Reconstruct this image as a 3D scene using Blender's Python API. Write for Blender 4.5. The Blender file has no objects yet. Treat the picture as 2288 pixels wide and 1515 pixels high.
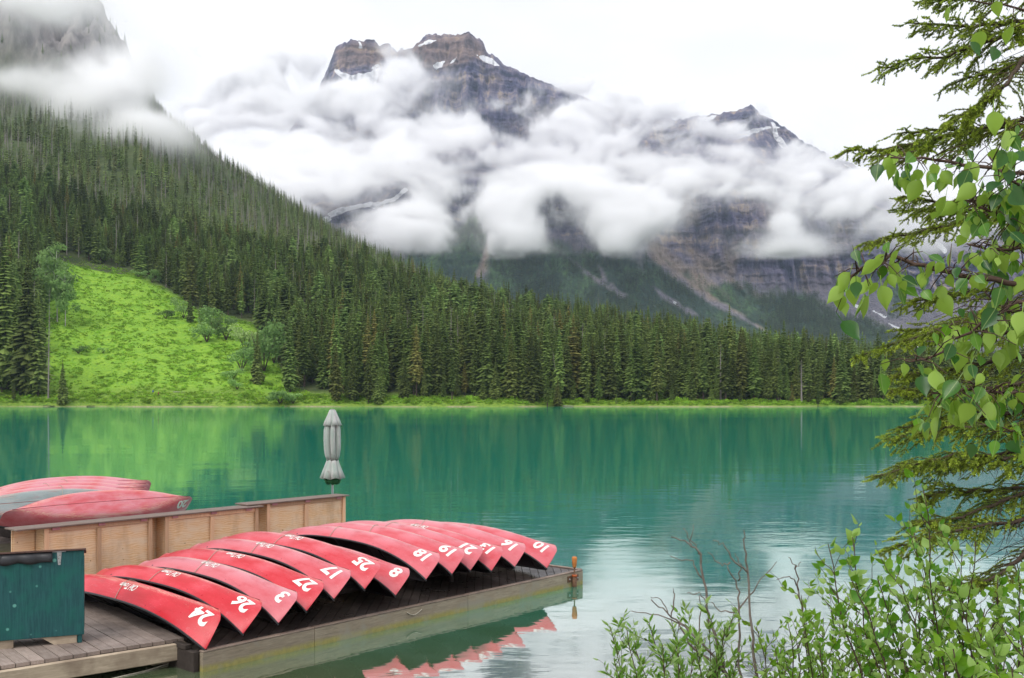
import bpy, bmesh, math, random
import numpy as np
from mathutils import Vector, Matrix, Euler, noise as mnoise

SC = bpy.context.scene
COL = SC.collection
R = math.radians
# ---------------------------------------------------------------- camera
FPX, CX, YH, HC = 2300.0, 1144.0, 882.0, 4.0     # focal length in photo pixels, optical axis, horizon row, eye height above the lake
cam_d = bpy.data.cameras.new('camera')
cam = bpy.data.objects.new('camera', cam_d); COL.objects.link(cam)
cam_d.sensor_width = 36.0
cam_d.lens = 36.0 * FPX / 2288.0
cam_d.shift_y = (YH - 757.5) / 2288.0
cam_d.clip_start = 0.05; cam_d.clip_end = 30000
cam.location = (0, 0, HC); cam.rotation_euler = (R(90), 0, 0)
SC.camera = cam
# ---------------------------------------------------------------- world: overcast
SUN_EL, SUN_AZ = 52.0, 215.0                        # azimuth clockwise from +Y (straight ahead)
world = bpy.data.worlds.new('World'); SC.world = world; world.use_nodes = True
wn, wl = world.node_tree.nodes, world.node_tree.links
wn.clear()
w_out = wn.new('ShaderNodeOutputWorld')
w_bg = wn.new('ShaderNodeBackground')
w_sky = wn.new('ShaderNodeTexSky'); w_sky.sky_type = 'NISHITA'; w_sky.sun_disc = False
w_sky.sun_elevation = R(SUN_EL); w_sky.sun_rotation = R(SUN_AZ)
w_tc = wn.new('ShaderNodeTexCoord')
w_map = wn.new('ShaderNodeMapping'); w_map.inputs['Scale'].default_value = (1.6, 1.6, 4.0)
w_nz = wn.new('ShaderNodeTexNoise'); w_nz.inputs['Scale'].default_value = 1.7; w_nz.inputs['Detail'].default_value = 6
w_nz.inputs['Roughness'].default_value = 0.5
w_rp = wn.new('ShaderNodeValToRGB')
w_rp.color_ramp.elements[0].position = 0.3; w_rp.color_ramp.elements[0].color = (7.1, 7.1, 7.4, 1)
w_rp.color_ramp.elements[1].position = 0.7; w_rp.color_ramp.elements[1].color = (9.7, 9.7, 9.8, 1)
w_mx = wn.new('ShaderNodeMix'); w_mx.data_type = 'RGBA'; w_mx.inputs[0].default_value = 0.96
wl.new(w_tc.outputs['Generated'], w_map.inputs[0]); wl.new(w_map.outputs[0], w_nz.inputs['Vector'])
wl.new(w_nz.outputs[0], w_rp.inputs[0])
wl.new(w_sky.outputs[0], w_mx.inputs[6]); wl.new(w_rp.outputs[0], w_mx.inputs[7])
wl.new(w_mx.outputs[2], w_bg.inputs['Color']); w_bg.inputs['Strength'].default_value = 0.1
wl.new(w_bg.outputs[0], w_out.inputs[0])
# ---------------------------------------------------------------- sun behind thin cloud
sun_d = bpy.data.lights.new('sun', 'SUN'); sun_d.energy = 1.4; sun_d.angle = R(35); sun_d.color = (1.0, 0.96, 0.9)
sun = bpy.data.objects.new('sun', sun_d); COL.objects.link(sun)
_e, _a = R(SUN_EL), R(SUN_AZ)
_d = Vector((math.cos(_e) * math.sin(_a), math.cos(_e) * math.cos(_a), math.sin(_e)))
sun.rotation_euler = _d.to_track_quat('Z', 'Y').to_euler(); sun.location = (0, 0, 300)
# ---------------------------------------------------------------- exposure and sampling
SC.view_settings.view_transform = 'Standard'; SC.view_settings.look = 'None'
SC.view_settings.exposure = 0.47; SC.view_settings.gamma = 1.0; SC.view_settings.use_curve_mapping = False
SC.render.engine = 'CYCLES'
cy = SC.cycles
cy.use_denoising = True
try: cy.denoiser = 'OPENIMAGEDENOISE'
except Exception: pass
cy.max_bounces = 10; cy.diffuse_bounces = 3; cy.glossy_bounces = 3; cy.transmission_bounces = 3
cy.transparent_max_bounces = 8; cy.volume_bounces = 8
cy.use_adaptive_sampling = True; cy.adaptive_threshold = 0.015
cy.caustics_reflective = False; cy.caustics_refractive = False
cy.volume_step_rate = 1.0; cy.volume_max_steps = 160

# ================================================================ helpers
def tag(o, label=None, cat=None, group=None, kind=None):
    if label: o['label'] = label
    if cat: o['category'] = cat
    if group: o['group'] = group
    if kind: o['kind'] = kind
    return o

def link(o, parent=None):
    COL.objects.link(o)
    if parent is not None: o.parent = parent
    return o

def empty(name, loc=(0, 0, 0), rot=(0, 0, 0)):
    o = bpy.data.objects.new(name, None); COL.objects.link(o)
    o.location = loc; o.rotation_euler = rot; o.empty_display_size = 0.2
    return o

def mesh_np(name, v, f, smooth=False):
    """numpy verts (n,3) and faces (m,3|4) -> mesh"""
    v = np.asarray(v, np.float32); f = np.asarray(f, np.int32)
    me = bpy.data.meshes.new(name)
    me.vertices.add(len(v)); me.vertices.foreach_set('co', v.ravel())
    k = f.shape[1]
    me.loops.add(f.size); me.loops.foreach_set('vertex_index', f.ravel())
    me.polygons.add(len(f))
    me.polygons.foreach_set('loop_start', np.arange(0, f.size, k, dtype=np.int32))
    me.polygons.foreach_set('loop_total', np.full(len(f), k, np.int32))
    me.polygons.foreach_set('use_smooth', np.full(len(f), smooth, bool))
    me.update(calc_edges=True)
    return me

def obj(name, me, mat=None, parent=None, smooth=None):
    o = bpy.data.objects.new(name, me)
    if mat is not None and len(me.materials) == 0:
        me.materials.append(mat)
    if smooth is not None:
        me.polygons.foreach_set('use_smooth', np.full(len(me.polygons), smooth, bool))
    return link(o, parent)

class MB:
    """collects boxes, tubes and sheets into one mesh"""
    def __init__(s): s.v = []; s.f = []
    def add(s, vs, fs):
        n = len(s.v); s.v += [tuple(p) for p in vs]; s.f += [tuple(i + n for i in q) for q in fs]; return s
    def box(s, c, d, m=None):
        x, y, z = d[0] / 2, d[1] / 2, d[2] / 2
        vs = [Vector((i * x, j * y, k * z)) for i in (-1, 1) for j in (-1, 1) for k in (-1, 1)]
        if m is not None: vs = [m @ p for p in vs]
        vs = [p + Vector(c) for p in vs]
        return s.add(vs, [(0, 1, 3, 2), (4, 6, 7, 5), (0, 4, 5, 1), (2, 3, 7, 6), (0, 2, 6, 4), (1, 5, 7, 3)])
    def tube(s, pts, rad, n=6, cap=True):
        pts = [Vector(p) for p in pts]; rs = rad if hasattr(rad, '__len__') else [rad] * len(pts)
        up = Vector((0.13, 0.21, 0.97)); vs = []; fs = []
        for i, p in enumerate(pts):
            t = (pts[min(i + 1, len(pts) - 1)] - pts[max(i - 1, 0)])
            t = t.normalized() if t.length > 1e-9 else Vector((0, 0, 1))
            a = t.cross(up)
            if a.length < 1e-3: a = t.cross(Vector((1, 0, 0)))
            a.normalize(); b = t.cross(a)
            for k in range(n):
                w = 2 * math.pi * k / n
                vs.append(p + (a * math.cos(w) + b * math.sin(w)) * rs[i])
        for i in range(len(pts) - 1):
            for k in range(n):
                k2 = (k + 1) % n
                fs.append((i * n + k, i * n + k2, (i + 1) * n + k2, (i + 1) * n + k))
        if cap:
            fs.append(tuple(range(n - 1, -1, -1))); fs.append(tuple((len(pts) - 1) * n + k for k in range(n)))
        return s.add(vs, fs)
    def mesh(s, name):
        me = bpy.data.meshes.new(name); me.from_pydata(s.v, [], s.f); me.update(); return me
    def build(s, name, mat, parent=None, smooth=False, bevel=0.0):
        me = s.mesh(name)
        if bevel > 0:
            bm = bmesh.new(); bm.from_mesh(me)
            bmesh.ops.recalc_face_normals(bm, faces=bm.faces)
            bmesh.ops.bevel(bm, geom=list(bm.edges), offset=bevel, segments=1, affect='EDGES', clamp_overlap=True)
            bm.to_mesh(me); bm.free()
        return obj(name, me, mat, parent, smooth)

def pix(x, y, D):
    """point of the place seen at photo pixel (x, y), D metres ahead of the camera"""
    return Vector(((x - CX) / FPX * D, D, HC + (YH - y) / FPX * D))

def on_level(x, y, z):
    D = (HC - z) * FPX / (y - YH)
    return Vector(((x - CX) / FPX * D, D, z))

# ---------------------------------------------------------------- numpy noise
_rng = np.random.default_rng(7)
_LAT = _rng.random((64, 64, 64)).astype(np.float32)
def vnoise(x, y, z):
    """value noise in 0..1 on arrays"""
    xi, yi, zi = np.floor(x).astype(np.int64), np.floor(y).astype(np.int64), np.floor(z).astype(np.int64)
    fx, fy, fz = x - xi, y - yi, z - zi
    fx, fy, fz = [t * t * t * (t * (t * 6 - 15) + 10) for t in (fx, fy, fz)]
    x0, y0, z0 = xi & 63, yi & 63, zi & 63; x1, y1, z1 = (xi + 1) & 63, (yi + 1) & 63, (zi + 1) & 63
    L = _LAT
    a = L[x0, y0, z0] * (1 - fx) + L[x1, y0, z0] * fx
    b = L[x0, y1, z0] * (1 - fx) + L[x1, y1, z0] * fx
    c = L[x0, y0, z1] * (1 - fx) + L[x1, y0, z1] * fx
    d = L[x0, y1, z1] * (1 - fx) + L[x1, y1, z1] * fx
    return (a * (1 - fy) + b * fy) * (1 - fz) + (c * (1 - fy) + d * fy) * fz
def fbm(x, y, z, octv=5, gain=0.5, ridged=False):
    x = np.asarray(x, float); y = np.asarray(y, float) + np.zeros_like(x); z = np.asarray(z, float) + np.zeros_like(x)
    s = np.zeros_like(x); a = 1.0; t = 0.0
    for o in range(octv):
        n = vnoise(x + 17.3 * o, y + 5.7 * o, z + 9.1 * o)
        if ridged: n = 1 - np.abs(2 * n - 1)
        s += a * n; t += a; a *= gain; x, y, z = x * 2.03, y * 2.03, z * 2.03
    return s / t
def sstep(a, b, x):
    t = np.clip((x - a) / (b - a), 0, 1); return t * t * (3 - 2 * t)
def in_poly(px, py, poly):
    c = np.zeros(np.shape(px), bool); n = len(poly)
    for i in range(n):
        x0, y0 = poly[i]; x1, y1 = poly[(i + 1) % n]
        k = ((y0 > py) != (y1 > py))
        c ^= k & (px < (x1 - x0) * (py - y0) / ((y1 - y0) if y1 != y0 else 1e-9) + x0)
    return c
def poly_dist(px, py, poly):
    """signed distance, positive inside"""
    d = np.full(np.shape(px), 1e9); n = len(poly)
    for i in range(n):
        x0, y0 = poly[i]; x1, y1 = poly[(i + 1) % n]
        ex, ey = x1 - x0, y1 - y0
        t = np.clip(((px - x0) * ex + (py - y0) * ey) / (ex * ex + ey * ey + 1e-9), 0, 1)
        d = np.minimum(d, np.hypot(px - x0 - t * ex, py - y0 - t * ey))
    return np.where(in_poly(px, py, poly), d, -d)
def line_at(x, pts):
    pts = sorted(pts); return np.interp(x, [p[0] for p in pts], [p[1] for p in pts])

# ---------------------------------------------------------------- material helper
class NT:
    def __init__(s, name):
        s.m = bpy.data.materials.new(name); s.m.use_nodes = True
        s.t = s.m.node_tree; s.n = s.t.nodes; s.l = s.t.links
        s.b = s.n['Principled BSDF']; s.o = s.n['Material Output']
    def new(s, kind, **kw):
        n = s.n.new(kind)
        for k, v in kw.items(): setattr(n, k, v)
        return n
    def wire(s, val, sock):
        if isinstance(val, bpy.types.NodeSocket): s.l.new(val, sock)
        else:
            if hasattr(sock.default_value, '__len__') and not hasattr(val, '__len__'): val = [val] * len(sock.default_value)
            if hasattr(val, '__len__') and len(val) == 3 and len(sock.default_value) == 4: val = (*val, 1)
            sock.default_value = val
    def coord(s, out='Object', scale=(1, 1, 1), rot=(0, 0, 0), loc=(0, 0, 0)):
        c = s.new('ShaderNodeTexCoord'); m = s.new('ShaderNodeMapping')
        m.inputs['Scale'].default_value = scale; m.inputs['Rotation'].default_value = rot; m.inputs['Location'].default_value = loc
        s.l.new(c.outputs[out], m.inputs[0]); return m.outputs[0]
    def pos(s, scale=(1, 1, 1)):
        c = s.new('ShaderNodeNewGeometry'); m = s.new('ShaderNodeMapping'); m.inputs['Scale'].default_value = scale
        s.l.new(c.outputs['Position'], m.inputs[0]); return m.outputs[0]
    def noise(s, vec, scale, detail=4, rough=0.55, dist=0.0):
        n = s.new('ShaderNodeTexNoise'); s.wire(vec, n.inputs['Vector']); n.inputs['Scale'].default_value = scale
        n.inputs['Detail'].default_value = detail; n.inputs['Roughness'].default_value = rough; n.inputs['Distortion'].default_value = dist
        return n.outputs[0]
    def ramp(s, fac, stops):
        r = s.new('ShaderNodeValToRGB'); s.wire(fac, r.inputs[0]); e = r.color_ramp.elements
        while len(e) < len(stops): e.new(0.5)
        for k, (p, c) in enumerate(stops):
            e[k].position = p; e[k].color = (*c, 1) if hasattr(c, '__len__') else (c, c, c, 1)
        return r.outputs[0]
    def mix(s, fac, a, b, mode='MIX'):
        m = s.new('ShaderNodeMix', data_type='RGBA', blend_type=mode)
        s.wire(fac, m.inputs[0]); s.wire(a, m.inputs[6]); s.wire(b, m.inputs[7]); return m.outputs[2]
    def math(s, op, a, b=0.0, clamp=False):
        m = s.new('ShaderNodeMath', operation=op, use_clamp=clamp); s.wire(a, m.inputs[0]); s.wire(b, m.inputs[1]); return m.outputs[0]
    def rng(s, v, a, b, c=0.0, d=1.0):
        m = s.new('ShaderNodeMapRange'); s.wire(v, m.inputs[0])
        for k, q in enumerate((a, b, c, d)): m.inputs[k + 1].default_value = q
        return m.outputs[0]
    def attr(s, name):
        a = s.new('ShaderNodeAttribute'); a.attribute_name = name; return a.outputs['Fac']
    def rand(s):
        return s.new('ShaderNodeObjectInfo').outputs['Random']
    def bump(s, h, strength=0.3, dist=0.02):
        b = s.new('ShaderNodeBump'); b.inputs['Strength'].default_value = strength; b.inputs['Distance'].default_value = dist
        s.wire(h, b.inputs['Height']); s.l.new(b.outputs[0], s.b.inputs['Normal']); return b.outputs[0]
    def set(s, col=None, rough=None, spec=None, metal=None):
        if col is not None: s.wire(col, s.b.inputs['Base Color'])
        if rough is not None: s.wire(rough, s.b.inputs['Roughness'])
        if spec is not None: s.wire(spec, s.b.inputs['Specular IOR Level'])
        if metal is not None: s.wire(metal, s.b.inputs['Metallic'])
        return s.m
def plain(name, col, rough=0.6, spec=0.3, var=0.25, scale=8.0, metal=0.0):
    t = NT(name); n = t.noise(t.coord('Object'), scale, 5, 0.6)
    f = t.rng(n, 0.3, 0.7, 1 - var, 1 + var)
    c = t.mix(1.0, col, f, 'MULTIPLY')
    t.bump(n, 0.15, 0.01)
    return t.set(c, rough, spec, metal)
# ================================================================ terrain on the far shore
SHORE = 340.0
RIDGE = [(-900, -900), (-400, -700), (0, -400), (150, -150), (215, 0), (250, 50), (285, 105), (310, 180), (350, 240), (400, 288), (480, 348), (560, 400),
         (660, 462), (780, 533), (880, 592), (1000, 640), (1144, 690), (1500, 780), (1800, 835), (2300, 862), (3200, 870)]
Z650 = [(-900, 130), (-300, 128), (60, 118), (190, 105), (390, 92), (600, 80), (800, 68), (1000, 54), (1144, 43), (1400, 30), (1650, 18), (1900, 10), (2300, 6), (3200, 5)]
def ridge_z(x, D=1350.0): return HC + (YH - line_at(x, RIDGE)) / FPX * D
def hill_z(x, D):
    """ground height for photo column x at distance D (array maths)"""
    x = np.asarray(x, float); D = np.asarray(D, float)
    z6 = line_at(x, Z650)
    shore_w = 3.0 * np.sin(x * 0.011) + 2.0 * np.sin(x * 0.031 + 1)
    d0 = SHORE + shore_w
    t = np.clip((D - d0) / (650.0 - d0), 0, 1)
    near = 0.35 + z6 * (0.9 * t + 0.1 * t * t)
    bank = sstep(d0 - 2.5, d0 + 2.5, D)
    near = -0.8 * (1 - bank) + near * bank + 0.9 * sstep(d0 + 1, d0 + 6, D) * (1 - sstep(650, 700, D))
    y12 = np.minimum(np.maximum(line_at(x, RIDGE) + 22, 200), 870)
    zr = ridge_z(x)
    z12 = np.minimum(HC + (YH - y12) / FPX * 1180.0, zr * 0.93 + 0 * x)
    z12 = np.maximum(z12, z6 + 2)
    far1 = z6 + 1.25 + (z12 - z6) * np.clip((D - 650) / 530.0, 0, 1)
    far2 = z12 + 1.25 + (np.maximum(zr, z12) - z12) * np.clip((D - 1180) / 170.0, 0, 1)
    z = np.where(D < 650, near, np.where(D < 1180, far1, far2))
    drop = np.clip((D - 1350) / 350.0, 0, 1)
    z = z * (1 - 0.9 * drop * drop)
    X = (x - CX) / FPX * D
    nz = (fbm(X / 60, D / 60, 0.0, 4) - 0.5)
    z = z + nz * 16 * sstep(400, 900, D) + (fbm(X / 9, D / 9, 3.0, 3) - 0.5) * 1.6 * sstep(350, 380, D)
    steep = sstep(200, -60, line_at(x, RIDGE)) * sstep(1130, 1250, D)
    z = z + steep * (fbm(X / 22, D / 60, 7.0, 5, ridged=True) - 0.6) * 90
    return z
def py_of(z, D): return YH - FPX * (z - HC) / D

MEADOW = [(128, 545), (190, 553), (250, 592), (330, 628), (395, 660), (440, 700), (520, 712), (570, 730), (610, 790), (640, 862), (700, 886), (760, 922), (108, 920), (106, 800), (98, 720), (112, 640)]
_xs = np.linspace(-700, 3000, 720)
_Ds = np.concatenate([np.linspace(326, 352, 22), np.linspace(354, 660, 100), np.linspace(666, 1360, 130), np.linspace(1375, 1750, 20)])
_gx, _gD = np.meshgrid(_xs, _Ds)
_gz = hill_z(_gx, _gD)
_v = np.stack([(_gx - CX) / FPX * _gD, _gD, _gz], -1).reshape(-1, 3)
def grid_faces(nr, nc):
    i = np.arange(nr * nc).reshape(nr, nc)
    return np.stack([i[:-1, :-1], i[:-1, 1:], i[1:, 1:], i[1:, :-1]], -1).reshape(-1, 4)
me = mesh_np('hillside', _v, grid_faces(len(_Ds), len(_xs)), True)
_py = py_of(_gz, _gD)
_md = np.clip(poly_dist(_gx, _py, MEADOW) / 14.0 + 0.5 + 0.6 * (fbm(_gx / 15, _gD / 8, 0, 3) - 0.5), 0, 1)
_md = np.where(_gD < 560, _md, 0)
_rk = sstep(1150, 1230, _gD) * sstep(215, 120, line_at(_gx, RIDGE))
for nm, arr in (('meadow', _md), ('rock', _rk)):
    me.attributes.new(nm, 'FLOAT', 'POINT').data.foreach_set('value', arr.ravel().astype(np.float32))

t = NT('hillside_ground')
p = t.pos()
n1 = t.noise(p, 0.16, 5, 0.6); n2 = t.noise(p, 0.9, 4, 0.6)
grass = t.mix(t.rng(n1, 0.35, 0.65), (0.19, 0.37, 0.03), (0.28, 0.45, 0.04))
grass = t.mix(t.rng(n2, 0.4, 0.7), grass, (0.14, 0.29, 0.045))
floor_ = t.mix(t.rng(n1, 0.35, 0.7), (0.05, 0.075, 0.028), (0.10, 0.12, 0.05))
ns = t.noise(t.pos((1, 1, 0.25)), 0.05, 6, 0.65); nst = t.noise(t.pos((0.25, 0.25, 1.6)), 0.05, 4, 0.6)
rock = t.ramp(ns, [(0.3, (0.06, 0.056, 0.062)), (0.5, (0.19, 0.178, 0.18)), (0.68, (0.32, 0.295, 0.28))])
col = t.mix(t.attr('meadow'), floor_, grass)
col = t.mix(t.attr('rock'), col, rock)
sep = t.new('ShaderNodeSeparateXYZ'); t.l.new(t.pos(), sep.inputs[0])
low = t.rng(sep.outputs['Z'], 0.75, 1.5, 0, 1); bankg = t.mix(t.rng(n2, 0.35, 0.6), (0.10, 0.20, 0.03), (0.22, 0.33, 0.05))
nearb = t.rng(sep.outputs['Y'], 352, 362, 1, 0)
col = t.mix(nearb, col, bankg)
sand = t.math('MULTIPLY', t.rng(sep.outputs['Z'], 0.15, 0.45, 1, 0), t.rng(t.noise(t.pos(), 0.07, 4, 0.6), 0.42, 0.56, 0.1, 1))
col = t.mix(sand, col, t.mix(t.rng(n2, 0.3, 0.7), (0.42, 0.36, 0.22), (0.22, 0.22, 0.10)))
t.bump(n2, 0.6, 0.8)
GROUND_MAT = t.set(col, 0.95, 0.1)
hill = obj('hillside', me, GROUND_MAT); tag(hill, kind='structure')

# ================================================================ the lake
me = mesh_np('lake', [(-900, -40, 0), (1000, -40, 0), (1000, 352, 0), (-900, 352, 0)], [(0, 1, 2, 3)])
t = NT('lake_water')
sep = t.new('ShaderNodeSeparateXYZ'); t.l.new(t.pos(), sep.inputs[0])
shal = t.rng(t.math('ADD', sep.outputs['Y'], t.math('MULTIPLY', t.noise(t.pos(), 0.12, 3), 6.0)), 16.5, 27, 0, 1)
deep = t.mix(t.rng(sep.outputs['Y'], 40, 320), (0.002, 0.30, 0.215), (0.002, 0.26, 0.145))
body = t.mix(shal, (0.13, 0.155, 0.075), deep)
body = t.mix(t.rng(t.noise(t.pos((1, 1, 1)), 0.9, 4, 0.6), 0.4, 0.65), body, t.mix(1.0, body, (0.8, 0.84, 0.75), 'MULTIPLY'))
dif = t.new('ShaderNodeBsdfDiffuse'); t.wire(body, dif.inputs['Color'])
gl = t.new('ShaderNodeBsdfGlossy'); gl.inputs['Roughness'].default_value = 0.035; gl.inputs['Color'].default_value = (0.97, 0.985, 1, 1)
wv1 = t.noise(t.pos((0.55, 1.0, 1)), 1.5, 3, 0.5)
wv2 = t.noise(t.pos((0.35, 1.0, 1)), 0.22, 2, 0.5)
patch = t.rng(t.noise(t.pos((0.5, 1, 1)), 0.045, 2), 0.40, 0.62, 0.25, 1.0)
h = t.math('ADD', t.math('MULTIPLY', t.math('MULTIPLY', wv1, 0.016), patch), t.math('MULTIPLY', wv2, 0.035))
bp = t.new('ShaderNodeBump'); bp.inputs['Strength'].default_value = 1.0; bp.inputs['Distance'].default_value = 0.55
t.wire(h, bp.inputs['Height']); t.l.new(bp.outputs[0], gl.inputs['Normal'])
fr = t.new('ShaderNodeFresnel'); fr.inputs['IOR'].default_value = 1.333; t.l.new(bp.outputs[0], fr.inputs['Normal'])
fac = t.rng(fr.outputs[0], 0.05, 0.9, 0.60, 0.80)
mx = t.new('ShaderNodeMixShader'); t.wire(fac, mx.inputs[0]); t.l.new(dif.outputs[0], mx.inputs[1]); t.l.new(gl.outputs[0], mx.inputs[2])
t.l.new(mx.outputs[0], t.o.inputs['Surface'])
lake = obj('lake', me, t.m); tag(lake, kind='structure')
# ================================================================ the far mountains
SKYLINE = [(100, 330), (420, 330), (560, 330), (640, 300), (690, 240), (715, 190), (733, 152), (742, 128), (750, 106), (765, 95), (790, 89), (808, 93), (818, 88), (836, 91), (850, 104), (868, 97), (880, 108), (887, 116), (896, 108), (920, 111),
           (935, 96), (950, 79), (975, 78), (1000, 75), (1020, 79), (1045, 73), (1062, 82), (1080, 93), (1085, 112), (1108, 130), (1135, 147), (1180, 170), (1215, 182), (1250, 196), (1310, 220), (1360, 240), (1395, 258), (1420, 266), (1440, 258), (1475, 257), (1510, 268), (1545, 262), (1580, 257), (1600, 255),
           (1640, 249), (1660, 243), (1677, 234), (1690, 244), (1705, 257), (1730, 271), (1750, 285), (1765, 296), (1810, 325), (1850, 345), (1880, 358), (1900, 364), (1918, 382), (1980, 420), (2060, 455), (2160, 490), (2288, 540), (2500, 600), (3000, 700)]
K5 = [(100, 520), (560, 470), (740, 300), (860, 300), (950, 318), (1100, 325), (1250, 330), (1420, 345), (1560, 330), (1675, 312), (1780, 345), (1900, 410), (2060, 490), (2288, 570), (3000, 730)]
K3 = [(100, 560), (560, 500), (740, 468), (820, 450), (900, 425), (1050, 405), (1200, 425), (1330, 440), (1440, 440), (1560, 430), (1650, 427), (1700, 430), (1722, 433), (1742, 446), (1754, 470), (1762, 520), (1776, 560), (1788, 480), (1810, 466), (1850, 456), (1900, 456), (1950, 468), (1990, 490), (2040, 528), (2150, 560), (2288, 600), (3000, 760)]
K2 = [(100, 700), (560, 600), (740, 500), (820, 525), (880, 545), (960, 545), (1060, 520), (1200, 530), (1330, 540), (1430, 535), (1500, 575), (1560, 598), (1640, 622), (1700, 640), (1765, 655), (1830, 645), (1900, 640), (2000, 650), (2100, 670), (2288, 690), (3000, 800)]
nX, nR = 900, 470
xs = np.linspace(250, 2900, nX)
def knots(x):
    D3 = np.where(x < 1765, 2870.0, 3080.0) + 0 * x
    D3 = 2870 + 210 * sstep(1752, 1784, x)
    return [(np.full_like(x, 1500.0), np.full_like(x, 900.0)), (np.full_like(x, 2150.0), np.full_like(x, 858.0)),
            (D3 - 160, line_at(x, K2)), (D3, line_at(x, K3)), (D3 + 380, line_at(x, K3) * 0.55 + line_at(x, K5) * 0.45 - 5),
            (np.full_like(x, 3640.0), line_at(x, K5)), (np.full_like(x, 3900.0), line_at(x, SKYLINE)), (np.full_like(x, 4300.0), line_at(x, SKYLINE) + 110)]
KN = knots(xs)
share = [0.05, 0.30, 0.26, 0.07, 0.06, 0.23, 0.03]
par = []; seg = []
for k, s_ in enumerate(share):
    n = int(round(nR * s_)); par += list((np.arange(n) / n)); seg += [k] * n
par.append(1.0); seg.append(6); par = np.array(par); seg = np.array(seg)
GD = np.zeros((len(par), nX)); GZ = np.zeros_like(GD)
for r_ in range(len(par)):
    k, u = seg[r_], par[r_]
    d = KN[k][0] * (1 - u) + KN[k + 1][0] * u
    za = HC + (YH - KN[k][1]) / FPX * KN[k][0]; zb = HC + (YH - KN[k + 1][1]) / FPX * KN[k + 1][0]
    w = u
    if k == 1: w = 0.55 * u + 0.45 * u * u          # talus fans steepen uphill
    GD[r_] = d; GZ[r_] = za * (1 - w) + zb * w
GX = np.broadcast_to(xs, GD.shape).copy()
rowp = seg + par
cliff1 = np.exp(-((rowp - 2.5) / 0.62) ** 2)[:, None]; cliff2 = np.exp(-((rowp - 5.45) / 0.75) ** 2)[:, None]
low = np.exp(-((rowp - 1.5) / 0.7) ** 2)[:, None]
rimw = (1 - np.exp(-((rowp - 6.0) / 0.05) ** 2))[:, None]
WX = (GX - CX) / FPX * GD
b1 = fbm(WX / 120, GZ / 420, 1.0, 5, 0.55, True) - 0.55          # big buttresses
b2 = fbm(WX / 34, GZ / 150, 4.0, 5, 0.6, True) - 0.55            # ribs and gullies
led = fbm(GZ / 16, WX / 400, 6.0, 3, 0.6) - 0.5                  # ledges
GD = GD - (cliff1 + cliff2) * (b1 * 200 + b2 * 95 + led * 40) * rimw
tg = fbm(WX / 55 + GD / 260, GD / 500, 2.0, 4, 0.5, True) - 0.55
GZ = GZ + low * (tg * 30 + (fbm(WX / 14, GD / 18, 8.0, 3) - 0.5) * 7)
GZ = GZ + (cliff1 + cliff2) * (fbm(WX / 18, GZ / 18, 3.0, 4) - 0.5) * 14
GZ = GZ + np.exp(-((rowp - 6.0) / 0.10) ** 2)[:, None] * (fbm(GX / 7, 0.0, 0.0, 4, 0.6) - 0.5) * 18
WX = (GX - CX) / FPX * GD
me = mesh_np('mountain', np.stack([WX, GD, GZ], -1).reshape(-1, 3), grid_faces(*GD.shape), True)
PY = py_of(GZ, GD)
def soft(poly, w, amp=10, sc=22):
    """patch with a torn edge, in the plane of the slope"""
    n = fbm(GX / sc, PY / sc, 1.0, 4) - 0.5
    return np.clip(poly_dist(GX, PY, poly) / w + n * amp / w + 0.5, 0, 1)
snow = np.zeros_like(GD)
SNOW = [[(930, 103), (958, 88), (975, 90), (962, 97), (938, 104)], [(1058, 121), (1080, 125), (1100, 130), (1116, 148), (1090, 142)], [(965, 146), (975, 138), (994, 137), (988, 150), (975, 156)],
        [(1005, 142), (1016, 132), (1022, 124), (1012, 140)], [(745, 152), (760, 158), (786, 170), (800, 164), (820, 165), (812, 172), (790, 178), (770, 200), (752, 215), (740, 220), (742, 200), (775, 180), (752, 165)], [(828, 152), (848, 142), (846, 147), (833, 154)],
        [(800, 92), (806, 92), (810, 108), (803, 106)], [(928, 158), (945, 155), (940, 160)], [(1010, 190), (1020, 190), (1015, 194)], [(790, 175), (850, 150), (840, 190), (770, 240), (745, 225)],
        [(1640, 300), (1690, 286), (1720, 282), (1740, 285), (1700, 292), (1668, 305), (1640, 312)], [(1722, 272), (1732, 275), (1738, 300), (1755, 320), (1765, 335), (1745, 330), (1730, 310)], [(1690, 246), (1700, 252), (1708, 260), (1698, 256)],
        [(1560, 262), (1600, 258), (1592, 268), (1572, 272)], [(1875, 358), (1895, 370), (1915, 384), (1900, 380)], [(1770, 325), (1785, 330), (1788, 345), (1772, 340)],
        [(730, 478), (760, 464), (800, 455), (850, 450), (880, 440), (905, 420), (912, 424), (890, 445), (860, 456), (835, 466), (822, 462), (790, 470), (765, 476), (740, 488)],
        [(500, 325), (520, 318), (545, 332), (520, 330)], [(700, 505), (730, 480), (742, 490), (720, 505)],
        [(2085, 540), (2100, 542), (2120, 560), (2110, 566), (2095, 552)], [(1905, 678), (1935, 688), (1930, 698), (1910, 686)], [(1950, 694), (1985, 708), (1975, 710)], [(1985, 722), (2015, 735), (2030, 745), (2005, 738)], [(1493, 664), (1512, 676), (1508, 680)], [(1570, 582), (1580, 590), (1574, 590)], [(2010, 740), (2060, 775), (2050, 780)]]
for pl in SNOW: snow = np.maximum(snow, soft(pl, 4.0, 7, 9))
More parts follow.
